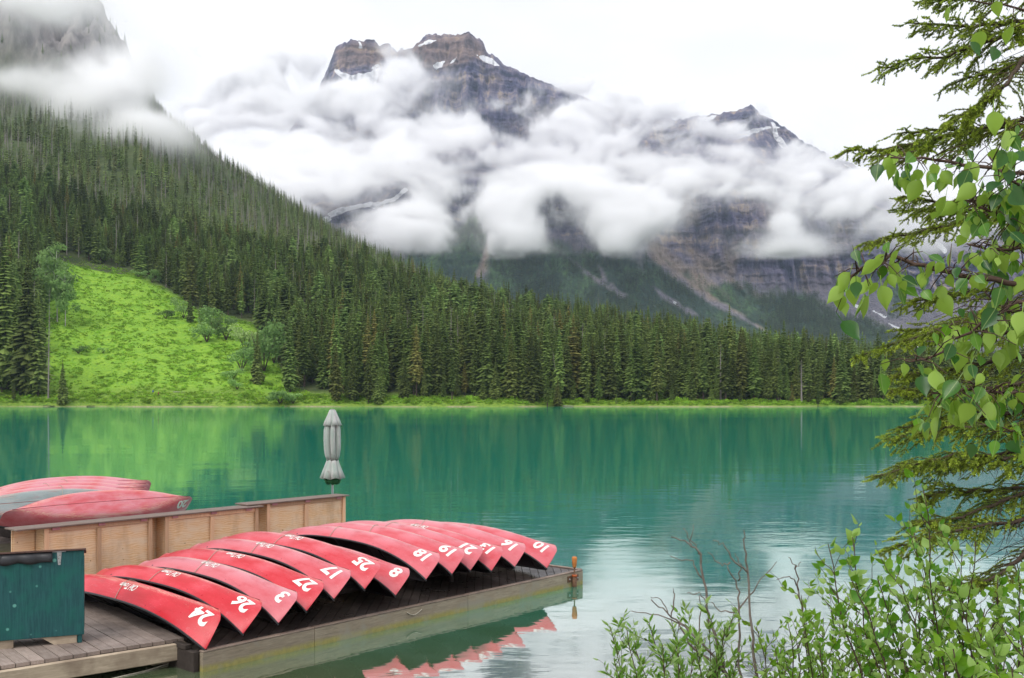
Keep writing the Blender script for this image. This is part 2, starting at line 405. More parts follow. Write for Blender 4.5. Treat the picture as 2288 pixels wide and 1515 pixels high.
GREEN = [[(880, 600), (905, 560), (960, 540), (1010, 505), (1060, 488), (1092, 510), (1082, 560), (1066, 612), (1100, 640), (900, 640)],
         [(1085, 615), (1110, 545), (1180, 520), (1300, 560), (1400, 570), (1470, 610), (1560, 690), (1600, 720), (1480, 760), (1100, 720)],
         [(1440, 570), (1520, 620), (1600, 650), (1700, 705), (1760, 780), (1560, 760), (1480, 690), (1420, 600)],
         [(1620, 640), (1720, 650), (1790, 655), (1850, 690), (1960, 720), (2020, 765), (2060, 800), (1700, 800), (1640, 700)],
         [(1985, 640), (2010, 640), (2020, 690), (1990, 700)], [(1560, 800), (1300, 760), (900, 650), (800, 900), (2300, 900), (2300, 800), (2100, 790), (1900, 780)],
         [(760, 520), (850, 545), (900, 590), (700, 570)]]
GAP = [[(1092, 520), (1104, 535), (1088, 580), (1076, 620), (1060, 622), (1078, 570)], [(1440, 545), (1470, 570), (1560, 640), (1660, 705), (1720, 745), (1690, 730), (1590, 680), (1500, 620), (1450, 575)],
       [(1330, 580), (1345, 600), (1360, 630), (1400, 660), (1380, 655), (1345, 625)], [(1270, 575), (1320, 610), (1400, 665), (1390, 668), (1310, 615)], [(1460, 640), (1500, 665), (1560, 705), (1540, 702), (1480, 668)], [(1900, 690), (1980, 715), (2060, 760), (2120, 800), (2090, 800), (1990, 735)]]
gm = np.zeros_like(GD)
for pl in GREEN: gm = np.maximum(gm, soft(pl, 22.0, 46, 34))
for pl in GAP: gm = gm * (1 - soft(pl, 7.0, 9, 14))
talus = np.clip(np.exp(-((rowp - 1.6) / 0.45) ** 4)[:, None] + 0 * GD, 0, 1)
TAN = [[(1440, 530), (1500, 560), (1560, 610), (1650, 670), (1720, 745), (1660, 700), (1560, 650), (1470, 590)], [(1580, 590), (1640, 620), (1720, 680), (1660, 660)], [(770, 500), (900, 500), (960, 545), (880, 560), (800, 530)], [(1062, 622), (1095, 520), (1108, 540), (1085, 600)], [(1520, 440), (1545, 420), (1560, 500), (1530, 520)], [(1490, 510), (1530, 530), (1640, 610), (1560, 600)], [(1620, 560), (1650, 550), (1640, 620), (1622, 615)]]
tan = np.zeros_like(GD)
for pl in TAN: tan = np.maximum(tan, soft(pl, 16.0, 30, 30))
RED = [[(930, 95), (1045, 73), (1085, 95), (1090, 125), (1030, 150), (960, 160), (900, 150), (880, 120)], [(745, 110), (800, 90), (870, 100), (880, 130), (820, 150), (750, 150)]]
red = np.zeros_like(GD)
for pl in RED: red = np.maximum(red, soft(pl, 20.0, 26, 22))
for nm, arr in (('snow', snow), ('green', gm), ('talus', talus), ('tan', tan), ('ochre', red)):
    me.attributes.new(nm, 'FLOAT', 'POINT').data.foreach_set('value', arr.ravel().astype(np.float32))
t = NT('mountain_rock')
streak = t.noise(t.pos((1, 0.3, 0.16)), 0.03, 7, 0.68); strata = t.noise(t.pos((0.08, 0.08, 1.0)), 0.035, 5, 0.65)
blot = t.noise(t.pos(), 0.006, 5, 0.6); fine = t.noise(t.pos((1, 1, 0.5)), 0.11, 5, 0.65)
rock = t.ramp(t.math('ADD', t.math('MULTIPLY', streak, 0.6), t.math('MULTIPLY', strata, 0.4)), [(0.39, (0.016, 0.016, 0.044)), (0.47, (0.080, 0.076, 0.148)), (0.54, (0.185, 0.165, 0.235)), (0.62, (0.45, 0.355, 0.28))])
och = t.ramp(t.math('ADD', t.math('MULTIPLY', strata, 0.6), t.math('MULTIPLY', streak, 0.4)), [(0.36, (0.10, 0.075, 0.075)), (0.5, (0.24, 0.165, 0.13)), (0.62, (0.36, 0.25, 0.17))])
rock = t.mix(t.math('MULTIPLY', t.attr('ochre'), 0.8), rock, och)
rock = t.mix(t.math('MULTIPLY', t.rng(blot, 0.5, 0.62), 0.35), rock, och)
tal = t.mix(t.rng(fine, 0.35, 0.65), (0.17, 0.158, 0.20), (0.31, 0.285, 0.31))
tal = t.mix(t.attr('tan'), tal, t.mix(t.rng(fine, 0.35, 0.65), (0.24, 0.195, 0.165), (0.38, 0.32, 0.27)))
col = t.mix(t.attr('talus'), rock, tal)
rt = t.mix(t.rng(fine, 0.35, 0.65), (0.30, 0.22, 0.16), (0.40, 0.33, 0.27))
col = t.mix(t.math('MULTIPLY', t.attr('tan'), 0.55), col, rt)
grn = t.mix(t.rng(t.noise(t.pos(), 0.014, 5, 0.6), 0.42, 0.6), (0.05, 0.095, 0.07), (0.11, 0.21, 0.08))
grn = t.mix(t.rng(fine, 0.35, 0.7), grn, (0.06, 0.085, 0.06))
col = t.mix(t.attr('green'), col, grn)
col = t.mix(t.rng(t.attr('snow'), 0.45, 0.6), col, (0.86, 0.87, 0.9))
t.bump(t.math('ADD', t.math('MULTIPLY', streak, 0.7), t.math('MULTIPLY', fine, 0.5)), 1.0, 22)
mountain = obj('mountain', me, t.set(col, 0.95, 0.1)); tag(mountain, kind='structure')
HAZE = True
# ================================================================ low cloud and haze (real volumes)
def cloud_volume(name, lo, hi, res, dens, mat):
    """a fog volume whose voxels carry DENS (res[2], res[1], res[0])"""
    me = bpy.data.meshes.new(name + '_field')
    n = dens.size
    me.vertices.add(n)
    me.attributes.new('d', 'FLOAT', 'POINT').data.foreach_set('value', dens.ravel().astype(np.float32))
    o = obj(name, me)
    ng = bpy.data.node_groups.new(name + '_nodes', 'GeometryNodeTree')
    ng.interface.new_socket('Geometry', in_out='INPUT', socket_type='NodeSocketGeometry')
    ng.interface.new_socket('Geometry', in_out='OUTPUT', socket_type='NodeSocketGeometry')
    N, L = ng.nodes, ng.links
    gi, go = N.new('NodeGroupInput'), N.new('NodeGroupOutput')
    vc = N.new('GeometryNodeVolumeCube')
    vc.inputs['Min'].default_value = lo; vc.inputs['Max'].default_value = hi
    for k, q in zip(('Resolution X', 'Resolution Y', 'Resolution Z'), res): vc.inputs[k].default_value = q
    ps = N.new('GeometryNodeInputPosition'); sx = N.new('ShaderNodeSeparateXYZ'); L.new(ps.outputs[0], sx.inputs[0])
    def idx(out, a, b, r):
        m = N.new('ShaderNodeMapRange'); L.new(out, m.inputs[0])
        for k, q in enumerate((a, b, 0, r - 1)): m.inputs[k + 1].default_value = q
        f = N.new('ShaderNodeMath'); f.operation = 'ROUND'; L.new(m.outputs[0], f.inputs[0]); return f.outputs[0]
    ii = [idx(sx.outputs[k], lo[k], hi[k], res[k]) for k in range(3)]
    def mad(a, mul, b):
        m = N.new('ShaderNodeMath'); m.operation = 'MULTIPLY_ADD'; L.new(a, m.inputs[0]); m.inputs[1].default_value = mul; L.new(b, m.inputs[2]); return m.outputs[0]
    lin = mad(mad(ii[2], res[1], ii[1]), res[0], ii[0])
    at = N.new('GeometryNodeInputNamedAttribute'); at.data_type = 'FLOAT'; at.inputs['Name'].default_value = 'd'
    si = N.new('GeometryNodeSampleIndex'); si.data_type = 'FLOAT'; si.domain = 'POINT'
    L.new(gi.outputs[0], si.inputs['Geometry']); L.new(at.outputs[0], si.inputs['Value']); L.new(lin, si.inputs['Index'])
    L.new(si.outputs[0], vc.inputs['Density'])
    sm = N.new('GeometryNodeSetMaterial'); sm.inputs['Material'].default_value = mat
    L.new(vc.outputs[0], sm.inputs[0]); L.new(sm.outputs[0], go.inputs[0])
    o.modifiers.new('cloud', 'NODES').node_group = ng
    me.materials.append(mat)
    return o

cm = bpy.data.materials.new('cloud_vapour'); cm.use_nodes = True
for n in list(cm.node_tree.nodes): cm.node_tree.nodes.remove(n)
_o = cm.node_tree.nodes.new('ShaderNodeOutputMaterial'); _p = cm.node_tree.nodes.new('ShaderNodeVolumePrincipled')
_p.inputs['Color'].default_value = (0.997, 0.997, 1.0, 1); _p.inputs['Density'].default_value = 1.0; _p.inputs['Anisotropy'].default_value = 0.0
cm.node_tree.links.new(_p.outputs[0], _o.inputs['Volume'])

def cloud_field(lo, hi, res, tau_fn, centre_fn, width, noise_scale=0.9):
    X = np.linspace(lo[0], hi[0], res[0]); Y = np.linspace(lo[1], hi[1], res[1]); Z = np.linspace(lo[2], hi[2], res[2])
    z, y, x = np.meshgrid(Z, Y, X, indexing='ij')
    px = CX + FPX * x / y; py = YH - FPX * (z - HC) / y
    out = np.zeros(x.shape, np.float32)
    dc = centre_fn(px, py)
    u = (y - dc) / width
    k = np.abs(u) < 1.0
    xx, yy, zz, ppx, ppy, uu = x[k], y[k], z[k], px[k], py[k], u[k]
    s = width * noise_scale
    wx = fbm(xx / (1.6 * s), yy / (4 * s), zz / (1.6 * s), 3) - 0.5; wz = fbm(xx / (1.6 * s) + 31, yy / (4 * s), zz / (1.6 * s) + 7, 3) - 0.5
    n1 = fbm((xx + wx * 1.9 * s) / (1.5 * s), yy / (3.2 * s), (zz + wz * 1.9 * s) / s, 7, 0.66)
    tau = tau_fn(ppx, ppy, n1)
    prof = (1 - uu * uu)
    bil = np.clip(0.95 + 6.0 * (n1 - 0.5), 0.03, 2.6)
    d = tau * prof * bil / (1.33 * width)
    d[d < 2e-5] = 0
    out[k] = d
    # nothing at the walls of the box
    out[0] = out[-1] = 0; out[:, 0] = out[:, -1] = 0; out[:, :, 0] = out[:, :, -1] = 0
    return out

BANK = [(430, 200), (600, 120), (700, 150), (745, 205), (778, 190), (800, 182), (835, 165), (868, 145), (905, 150), (930, 178), (955, 215), (965, 245), (1000, 262), (1060, 278), (1120, 262), (1180, 288), (1240, 278), (1290, 232), (1330, 225), (1390, 250), (1450, 268), (1520, 268), (1560, 272), (1600, 296), (1660, 318), (1700, 325), (1760, 345), (1850, 372), (1930, 388), (2010, 405), (2120, 430), (2300, 470), (2300, 520), (2120, 500), (2020, 490), (1960, 470), (1880, 452), (1800, 452), (1775, 462), (1752, 450), (1735, 428), (1650, 420), (1560, 435), (1500, 455), (1450, 500), (1425, 525), (1390, 555), (1330, 560), (1270, 545), (1230, 560), (1200, 520), (1165, 550), (1142, 580), (1122, 550), (1100, 505), (1060, 478), (1010, 500), (960, 528), (920, 535), (880, 500), (840, 470), (880, 440), (900, 415), (830, 430), (750, 450), (700, 460), (600, 440), (430, 360)]
HOLES = [((893, 122), (62, 28), 0.95), ((1620, 490), (110, 46), 0.7), ((1085, 200), (140, 52), 0.92), ((800, 122), (62, 34), 0.92), ((1640, 265), (70, 24), 0.6), ((1072, 380), (75, 24), 0.95), ((870, 440), (70, 22), 0.8), ((1010, 520), (30, 12), 0.3), ((800, 205), (28, 30), 0.3)]
WISPS = [((1740, 582), (88, 36), 3.2), ((1270, 245), (60, 40), 0.6), ((1470, 480), (50, 45), 1.0), ((850, 500), (80, 45), 1.0), ((900, 535), (60, 30), 0.9), ((1775, 470), (22, 30), 0.5), ((2000, 520), (120, 50), 0.8), ((1200, 500), (90, 60), 1.0), ((1850, 400), (80, 30), 1.0), ((560, 400), (150, 90), 3.0), ((1000, 180), (40, 50), 0.15), ((2080, 560), (60, 40), 0.7)]
def tau_main(x, y, n):
    e = (n - 0.5) * 2
    d = poly_dist(x + e * 26, y + e * 40, BANK)
    tau = 3.6 * sstep(-16, 54, d + e * 150 - 6) * np.clip(0.95 + e * 2.0, 0.05, 2) + 0.42 * sstep(-70, 10, d + e * 60) + 1.3 * sstep(50, 130, d)
    for (cx, cy), (rx, ry), s in HOLES:
        tau = tau * (1 - s * np.exp(-((x - cx) / rx) ** 2 - ((y - cy) / ry) ** 2))
    tau = tau * 0.86
    for (cx, cy), (rx, ry), s in WISPS:
        q = np.exp(-((x + e * 20 - cx) / rx) ** 2 - ((y + e * 20 - cy) / ry) ** 2)
        tau = tau + s * q * np.clip(0.6 + e * 2.2, 0, 2)
    return tau
def centre_main(x, y):
    # hugs the mountainside: high parts farther back
    return np.interp(y, [60, 250, 420, 520, 620], [3560, 3360, 2560, 2420, 2400])
LO, HI = (-1180.0, 2230.0, 330.0), (1560.0, 3720.0, 1200.0)
RES = (380, 58, 124)
dn = cloud_field(LO, HI, RES, tau_main, centre_main, 120.0)
c1 = cloud_volume('cloud', LO, HI, RES, dn, cm); tag(c1, 'white cloud bank wrapped around the rocky peaks', 'cloud', kind='stuff')

PUFF = [((250, 225), (95, 70), 4.5), ((330, 285), (90, 34), 2.6), ((190, 190), (70, 60), 1.6), ((90, 20), (150, 40), 1.9), ((20, 0), (120, 50), 1.6), ((60, 195), (90, 26), 0.9), ((250, 60), (50, 70), 0.6), ((290, 150), (50, 40), 1.3), ((420, 300), (60, 30), 0.7), ((0, 300), (160, 60), 0.25), ((200, 330), (200, 50), 0.35)]
def tau_left(x, y, n):
    e = (n - 0.5) * 2; tau = 0
    for (cx, cy), (rx, ry), s in PUFF:
        q = np.exp(-((x + e * 30 - cx) / rx) ** 2 - ((y + e * 30 - cy) / ry) ** 2)
        tau = tau + s * q * np.clip(0.75 + e * 2.0, 0, 2)
    return tau
LO2, HI2 = (-760.0, 840.0, 170.0), (-260.0, 1190.0, 560.0)
RES2 = (84, 40, 66)
dn2 = cloud_field(LO2, HI2, RES2, tau_left, lambda x, y: np.interp(y, [0, 300], [1060, 960]), 60.0)
c2 = cloud_volume('cloud', LO2, HI2, RES2, dn2, cm); tag(c2, 'thin cloud drifting in front of the steep forested hillside', 'cloud', kind='stuff')

if HAZE:
    mb = MB().box((300, 2150, 700), (7600, 4900, 1540))
    hz = mb.build('haze', None); tag(hz, kind='stuff')
    hm = bpy.data.materials.new('haze_air'); hm.use_nodes = True
    for n in list(hm.node_tree.nodes): hm.node_tree.nodes.remove(n)
    _o = hm.node_tree.nodes.new('ShaderNodeOutputMaterial'); _p = hm.node_tree.nodes.new('ShaderNodeVolumePrincipled')
    _p.inputs['Color'].default_value = (0.64, 0.79, 1.0, 1); _p.inputs['Density'].default_value = 0.000045; _p.inputs['Anisotropy'].default_value = 0.2
    hm.node_tree.links.new(_p.outputs[0], _o.inputs['Volume']); hz.data.materials.append(hm)
# ================================================================ conifers
def foliage_mat(name, c_dark, c_mid, c_alt, tip, alt=0.35, trans=0.0):
    t = NT(name); r = t.rand()
    n = t.noise(t.coord('Object', (1, 1, 1)), 9.0, 3, 0.6)
    base = t.mix(t.rng(n, 0.35, 0.65), c_dark, c_mid)
    r2 = t.math('FRACT', t.math('MULTIPLY', r, 7.31))
    base = t.mix(t.rng(r, 1 - alt, 1.0, 0, 0.9), base, c_alt)
    base = t.mix(t.math('MULTIPLY', t.rng(r2, 0.2, 1.0), 0.75), base, tip)
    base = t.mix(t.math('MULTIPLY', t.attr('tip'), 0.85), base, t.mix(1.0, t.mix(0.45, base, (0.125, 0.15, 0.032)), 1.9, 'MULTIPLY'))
    hs = t.new('ShaderNodeHueSaturation'); t.wire(base, hs.inputs['Color'])
    t.wire(t.rng(t.math('FRACT', t.math('MULTIPLY', r, 3.77)), 0, 1, 0.6, 1.5), hs.inputs['Value'])
    m = t.set(hs.outputs[0], 0.85, 0.15)
    if trans > 0:
        tr = t.new('ShaderNodeBsdfTranslucent'); t.l.new(hs.outputs[0], tr.inputs['Color'])
        mx = t.new('ShaderNodeMixShader'); mx.inputs[0].default_value = trans
        t.l.new(t.b.outputs[0], mx.inputs[1]); t.l.new(tr.outputs[0], mx.inputs[2]); t.l.new(mx.outputs[0], t.o.inputs['Surface'])
    return m
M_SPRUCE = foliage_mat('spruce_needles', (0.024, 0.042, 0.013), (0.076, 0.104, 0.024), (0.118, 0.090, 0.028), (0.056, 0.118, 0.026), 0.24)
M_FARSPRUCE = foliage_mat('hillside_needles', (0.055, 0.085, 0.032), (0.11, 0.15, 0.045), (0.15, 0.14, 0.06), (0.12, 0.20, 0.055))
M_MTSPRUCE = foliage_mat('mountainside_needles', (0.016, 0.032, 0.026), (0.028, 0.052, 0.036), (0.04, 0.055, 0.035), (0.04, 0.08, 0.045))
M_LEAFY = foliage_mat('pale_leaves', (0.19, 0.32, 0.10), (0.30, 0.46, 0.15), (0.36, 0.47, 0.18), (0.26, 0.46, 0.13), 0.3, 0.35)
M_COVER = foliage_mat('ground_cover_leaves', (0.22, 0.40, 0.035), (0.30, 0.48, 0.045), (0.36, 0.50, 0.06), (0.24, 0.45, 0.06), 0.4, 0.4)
M_BARK = plain('conifer_bark', (0.10, 0.075, 0.06), 0.95, 0.1, 0.4, 3.0)
M_SNAG = plain('dead_wood', (0.27, 0.24, 0.225), 0.95, 0.1, 0.35, 3.0)
M_ASPEN = plain('pale_bark', (0.45, 0.43, 0.38), 0.9, 0.1, 0.3, 4.0)

def spruce_crown(seed, whorls, arms, R0=0.13, base=0.06, pw=0.85, full=True):
    """unit-height crown of drooping, toothed boughs -> verts, tris"""
    rg = np.random.default_rng(seed); V = []; F = []; T = []
    for w in range(whorls):
        f = (w + rg.random() * 0.6) / whorls
        z = base + (1 - base) * f
        r = R0 * ((1 - f) ** pw) * (0.75 + 0.4 * rg.random()) + 0.006
        if f < 0.18: r *= 0.55 + 0.45 * f / 0.18
        a0 = rg.random() * 6.28
        for k in range(arms):
            if rg.random() < 0.10: continue
            a = a0 + 6.283 * k / arms + rg.normal() * 0.22
            L = r * (0.65 + 0.55 * rg.random()); dr = L * (0.35 + 0.3 * rg.random()) * (1.1 - 0.6 * f); wd = L * (0.20 + 0.10 * rg.random()) + 0.004
            ca, sa = math.cos(a), math.sin(a); n = len(V)
            def P(u, s, dz): return (ca * u - sa * s, sa * u + ca * s, z + dz)
            V += [P(0.0, 0, 0.008), P(L * 0.45, wd, -dr * 0.45), P(L, 0, -dr * 0.78), P(L * 0.45, -wd, -dr * 0.45), P(L * 0.55, 0, -dr * 0.18)]
            F += [(n, n + 1, n + 4), (n + 4, n + 1, n + 2), (n, n + 4, n + 3), (n + 4, n + 2, n + 3)]; T += [0, 0.45, 1, 0.45, 0.5]
            if full:                                       # hanging twigs along the bough
                m = len(V); q = 0.55 + 0.3 * rg.random(); hd = L * 0.30 + 0.006
                V += [P(L * q, wd * 0.7, -dr * q * 0.7), P(L * q * 0.6, -wd * 0.5, -dr * q * 0.5), P(L * q * 0.85, wd * 0.1, -dr * q - hd)]
                F += [(m, m + 1, m + 2)]; T += [0.3, 0.2, 0.7]
    V += [(0.006, 0, 0.97), (-0.004, 0.005, 0.97), (-0.004, -0.005, 0.97), (0, 0, 1.02)]; n = len(V) - 4
    F += [(n, n + 1, n + 3), (n + 1, n + 2, n + 3), (n + 2, n, n + 3)]; T += [0.8] * 4
    return np.column_stack([np.array(V), T]), np.array(F)
def cone_trunk(h, r, n=6, z0=-0.03):
    a = np.arange(n) * 2 * np.pi / n
    V = np.concatenate([np.stack([np.cos(a) * r, np.sin(a) * r, np.full(n, z0)], -1), [[0, 0, h]]])
    F = np.array([(i, (i + 1) % n, n) for i in range(n)]); return V, F
def mesh_tip(name, v, f):
    v = np.asarray(v); m = mesh_np(name, v[:, :3], f)
    m.attributes.new('tip', 'FLOAT', 'POINT').data.foreach_set('value', (v[:, 3] if v.shape[1] > 3 else np.zeros(len(v))).astype(np.float32)); return m
CROWN = []
for s in range(9):
    R0 = [0.135, 0.115, 0.15, 0.10, 0.125, 0.16, 0.095, 0.14, 0.11][s]
    v, f = spruce_crown(100 + s, 44 + 3 * (s % 3), 8, R0, [0.05, 0.10, 0.04, 0.16, 0.06, 0.03, 0.22, 0.05, 0.12][s], [0.8, 0.7, 0.9, 0.65, 0.85, 1.0, 0.6, 0.95, 0.75][s])
    m = mesh_tip('spruce_crown', v, f); m.materials.append(M_SPRUCE); CROWN.append(m)
v, f = cone_trunk(0.97, 0.012, 7); TRUNK = mesh_np('spruce_trunk', v, f); TRUNK.materials.append(M_BARK)
def snag_mesh(seed, bushy):
    rg = np.random.default_rng(seed); V, F = cone_trunk(1.0, 0.011, 6); V = list(map(tuple, V)); F = list(map(tuple, F))
    for k in range(bushy):
        z = 0.25 + 0.72 * rg.random(); a = rg.random() * 6.28; L = 0.07 * (1.1 - z) * (0.5 + rg.random()) + 0.012; n = len(V); w = 0.0016
        ca, sa = math.cos(a), math.sin(a)
        V += [(0, 0, z - w), (0, 0, z + w), (ca * L, sa * L, z - L * 0.35), (-sa * w, ca * w, z)]
        F += [(n, n + 1, n + 2), (n, n + 3, n + 2)]
    return np.array(V), np.array(F)
SNAG = []
for s in range(3):
    v, f = snag_mesh(40 + s, (60, 110, 25)[s]); m = mesh_np('dead_trunk', v, f); m.materials.append(M_SNAG); SNAG.append(m)

def joined(name, parts):
    """parts: (verts, faces, material) -> one mesh"""
    vs, fs, mi = [], [], []; n = 0; mats = []
    for v, f, m in parts:
        if m not in mats: mats.append(m)
        if v.shape[1] == 3: v = np.column_stack([v, np.zeros(len(v))])
        vs.append(v); fs.append(f + n); n += len(v); mi.append(np.full(len(f), mats.index(m), np.int32))
    me = mesh_tip(name, np.concatenate(vs), np.concatenate(fs))
    for m in mats: me.materials.append(m)
    me.polygons.foreach_set('material_index', np.concatenate(mi)); return me
def proto(name, me): return bpy.data.objects.new(name, me)
def proto_set(name, objs):
    c = bpy.data.collections.new(name)
    for o in objs: c.objects.link(o)
    return c
_tr = cone_trunk(0.97, 0.012, 5)
NEAR_P, HILL_P, MT_P = [], [], []
for s in range(6):
    NEAR_P.append(proto('a%d' % s, joined('wood_tree', [(*spruce_crown(300 + s, 36, 7, (0.13, 0.11, 0.15, 0.10, 0.12, 0.145)[s], (0.05, 0.1, 0.04, 0.15, 0.08, 0.2)[s]), M_SPRUCE), (*_tr, M_BARK)])))
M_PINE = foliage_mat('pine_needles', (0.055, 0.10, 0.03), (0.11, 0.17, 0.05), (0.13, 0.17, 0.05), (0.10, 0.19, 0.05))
NEAR_P.append(proto('a6', SNAG[0]))
for s in range(2): NEAR_P.append(proto('a%d' % (7 + s), joined('wood_tree', [(*spruce_crown(330 + s, 30, 8, (0.15, 0.17)[s], (0.22, 0.3)[s], (0.42, 0.5)[s]), M_PINE), (*_tr, M_BARK)])))
for s in range(5):
    HILL_P.append(proto('b%d' % s, joined('hill_tree', [(*spruce_crown(400 + s, 20, 6, (0.14, 0.12, 0.16, 0.10, 0.13)[s], 0.06, full=False), M_FARSPRUCE), (*_tr, M_BARK)])))
HILL_P.append(proto('b5', SNAG[1])); HILL_P.append(proto('b6', SNAG[2]))
for s in range(3):
    MT_P.append(proto('c%d' % s, joined('slope_tree', [(*spruce_crown(500 + s, 8, 5, (0.17, 0.14, 0.2)[s], 0.03, full=False), M_MTSPRUCE)])))

def scatter(name, pts, scl, rot, idx, protos):
    """one object of uncountable growth: PROTOS set out on points by geometry nodes"""
    me = bpy.data.meshes.new(name); me.vertices.add(len(pts)); me.vertices.foreach_set('co', np.asarray(pts, np.float32).ravel())
    a = me.attributes.new('scl', 'FLOAT_VECTOR', 'POINT'); a.data.foreach_set('vector', np.asarray(scl, np.float32).ravel())
    a = me.attributes.new('rot', 'FLOAT_VECTOR', 'POINT'); a.data.foreach_set('vector', np.asarray(rot, np.float32).ravel())
    a = me.attributes.new('idx', 'INT', 'POINT'); a.data.foreach_set('value', np.asarray(idx, np.int32))
    o = obj(name, me)
    ng = bpy.data.node_groups.new(name + '_nodes', 'GeometryNodeTree')
    ng.interface.new_socket('Geometry', in_out='INPUT', socket_type='NodeSocketGeometry')
    ng.interface.new_socket('Geometry', in_out='OUTPUT', socket_type='NodeSocketGeometry')
    N, L = ng.nodes, ng.links
    gi, go = N.new('NodeGroupInput'), N.new('NodeGroupOutput')
    ci = N.new('GeometryNodeCollectionInfo'); ci.inputs['Collection'].default_value = proto_set(name + '_kinds', protos)
    ci.inputs['Separate Children'].default_value = True; ci.inputs['Reset Children'].default_value = True
    ip = N.new('GeometryNodeInstanceOnPoints'); ip.inputs['Pick Instance'].default_value = True
    def at(nm, ty):
        q = N.new('GeometryNodeInputNamedAttribute'); q.data_type = ty; q.inputs['Name'].default_value = nm; return q.outputs[0]
    L.new(gi.outputs[0], ip.inputs['Points']); L.new(ci.outputs[0], ip.inputs['Instance'])
    L.new(at('idx', 'INT'), ip.inputs['Instance Index']); L.new(at('scl', 'FLOAT_VECTOR'), ip.inputs['Scale'])
    er = N.new('FunctionNodeEulerToRotation'); L.new(at('rot', 'FLOAT_VECTOR'), er.inputs[0]); L.new(er.outputs[0], ip.inputs['Rotation'])
    L.new(ip.outputs[0], go.inputs[0])
    o.modifiers.new('scatter', 'NODES').node_group = ng
    return o

rg = np.random.default_rng(11)
def ground_hit(x, y, lo=341.0, hi=1340.0):
    """distance at which the far shore is seen at photo pixel (x, y)"""
    Dq = np.linspace(lo, hi, 900); yy = py_of(hill_z(np.full_like(Dq, x), Dq), Dq)
    k = np.argmax(yy <= y); return float(Dq[k] if yy[k] <= y else lo)
def at_hill(x, D): return Vector(((x - CX) / FPX * D, D, float(hill_z(np.array([x]), np.array([D]))[0])))

def place_tree(name, loc, h, wide, kind, rz, label, cat, group=None, tilt=(0, 0)):
    e = empty(name, loc, (tilt[0], tilt[1], rz)); e.scale = (h * wide, h * wide, h)
    if kind < 20:
        link(bpy.data.objects.new('crown', CROWN[kind % len(CROWN)]), e); link(bpy.data.objects.new('trunk', TRUNK), e)
    else:
        link(bpy.data.objects.new('trunk', SNAG[kind - 20]), e)
    tag(e, label, cat, group); return e

TAKEN = []
# trees that stand out: photo column, top row, foot row, crown kind, breadth, label
SPECIAL = [(14, 528, 896, 1, 1.25, 'tall spruce at the very edge of the view, tallest of the clump beside the meadow'), (63, 560, 900, 2, 1.05, 'pointed dark spruce rising highest over the aspen in the meadow-edge clump'),
    (86, 652, 902, 0, 1.15, 'broad spruce of the meadow-edge clump standing next to the bare leaning trunk'), (38, 640, 898, 4, 1.1, 'middle-sized dense spruce low in the clump at the meadow edge'), (2, 700, 896, 7, 1.2, 'shorter spruce at the foot of the tallest one in the meadow-edge clump'),
    (140, 803, 906, 5, 1.25, 'small spruce alone at the waterline below the meadow'), (575, 736, 858, 5, 1.25, 'lone dark spruce in front of the pale bushes on the meadow'),
    (425, 650, 722, 0, 1.3, 'small spruce among the bushes partway up the meadow, the wider of two'), (449, 656, 728, 1, 1.1, 'small slim spruce among the bushes partway up the meadow'), (394, 613, 656, 5, 1.5, 'small yellowish spruce at the upper forest edge of the meadow'),
    (668, 676, 880, 5, 1.15, 'broad spruce at the corner where meadow meets lakeside forest'), (648, 708, 876, 0, 1.2, 'spruce with boughs to the ground next to the pale bushes at the forest corner'), (697, 730, 880, 2, 1.2, 'dense spruce standing right behind the low bright bushes at the forest corner'),
    (745, 702, 888, 4, 1.1, 'brownish pointed spruce in the lakeside row above the grey umbrella'), (781, 705, 890, 7, 1.15, 'spruce just past the umbrella, the first of two alike'), (822, 702, 892, 0, 1.2, 'full spruce just past the umbrella, the wider of two alike'),
    (860, 742, 894, 1, 1.0, 'slim spruce in the gap after the two full lakeside spruces'), (918, 770, 896, 5, 1.1, 'young broad spruce at the water before the tall dark stand'), (984, 776, 898, 2, 1.2, 'pale green full spruce right on the shore'), (1013, 690, 896, 0, 1.0, 'tall spruce rising behind the pale full one on the shore'),
    (1060, 765, 898, 1, 1.15, 'slender blue-green spruce, first of the pair at the water'), (1096, 766, 899, 4, 1.3, 'slender full spruce, second of the pair at the water'), (1075, 606, 880, 2, 0.8, 'tall dark spruce whose top stands against the pale gully'), (1236, 838, 900, 5, 1.2, 'young bright spruce beside the leaning pale dead trunk'),
    (1656, 860, 903, 5, 1.3, 'very small bright spruce at the shore beneath the tall stand'), (1540, 800, 898, 7, 1.5, 'light green bushy conifer in front of the dark stand'), (1630, 680, 890, 2, 0.95, 'tall spruce towering over its neighbours in the far stretch of forest')]
for (x, yt, yb, k, wd, lab) in SPECIAL:
    D = ground_hit(x, yb) if yb < 880 else 343.0 + (906 - yb) * 1.2 + (x % 7) * 0.3
    p = at_hill(x, D); h = HC + (YH - yt) / FPX * D - p.z
    place_tree('spruce_tree', p, h, wd, k, rg.random() * 6, lab, 'spruce', 'spruces that stand out on the far shore'); TAKEN.append((p.x, p.y))
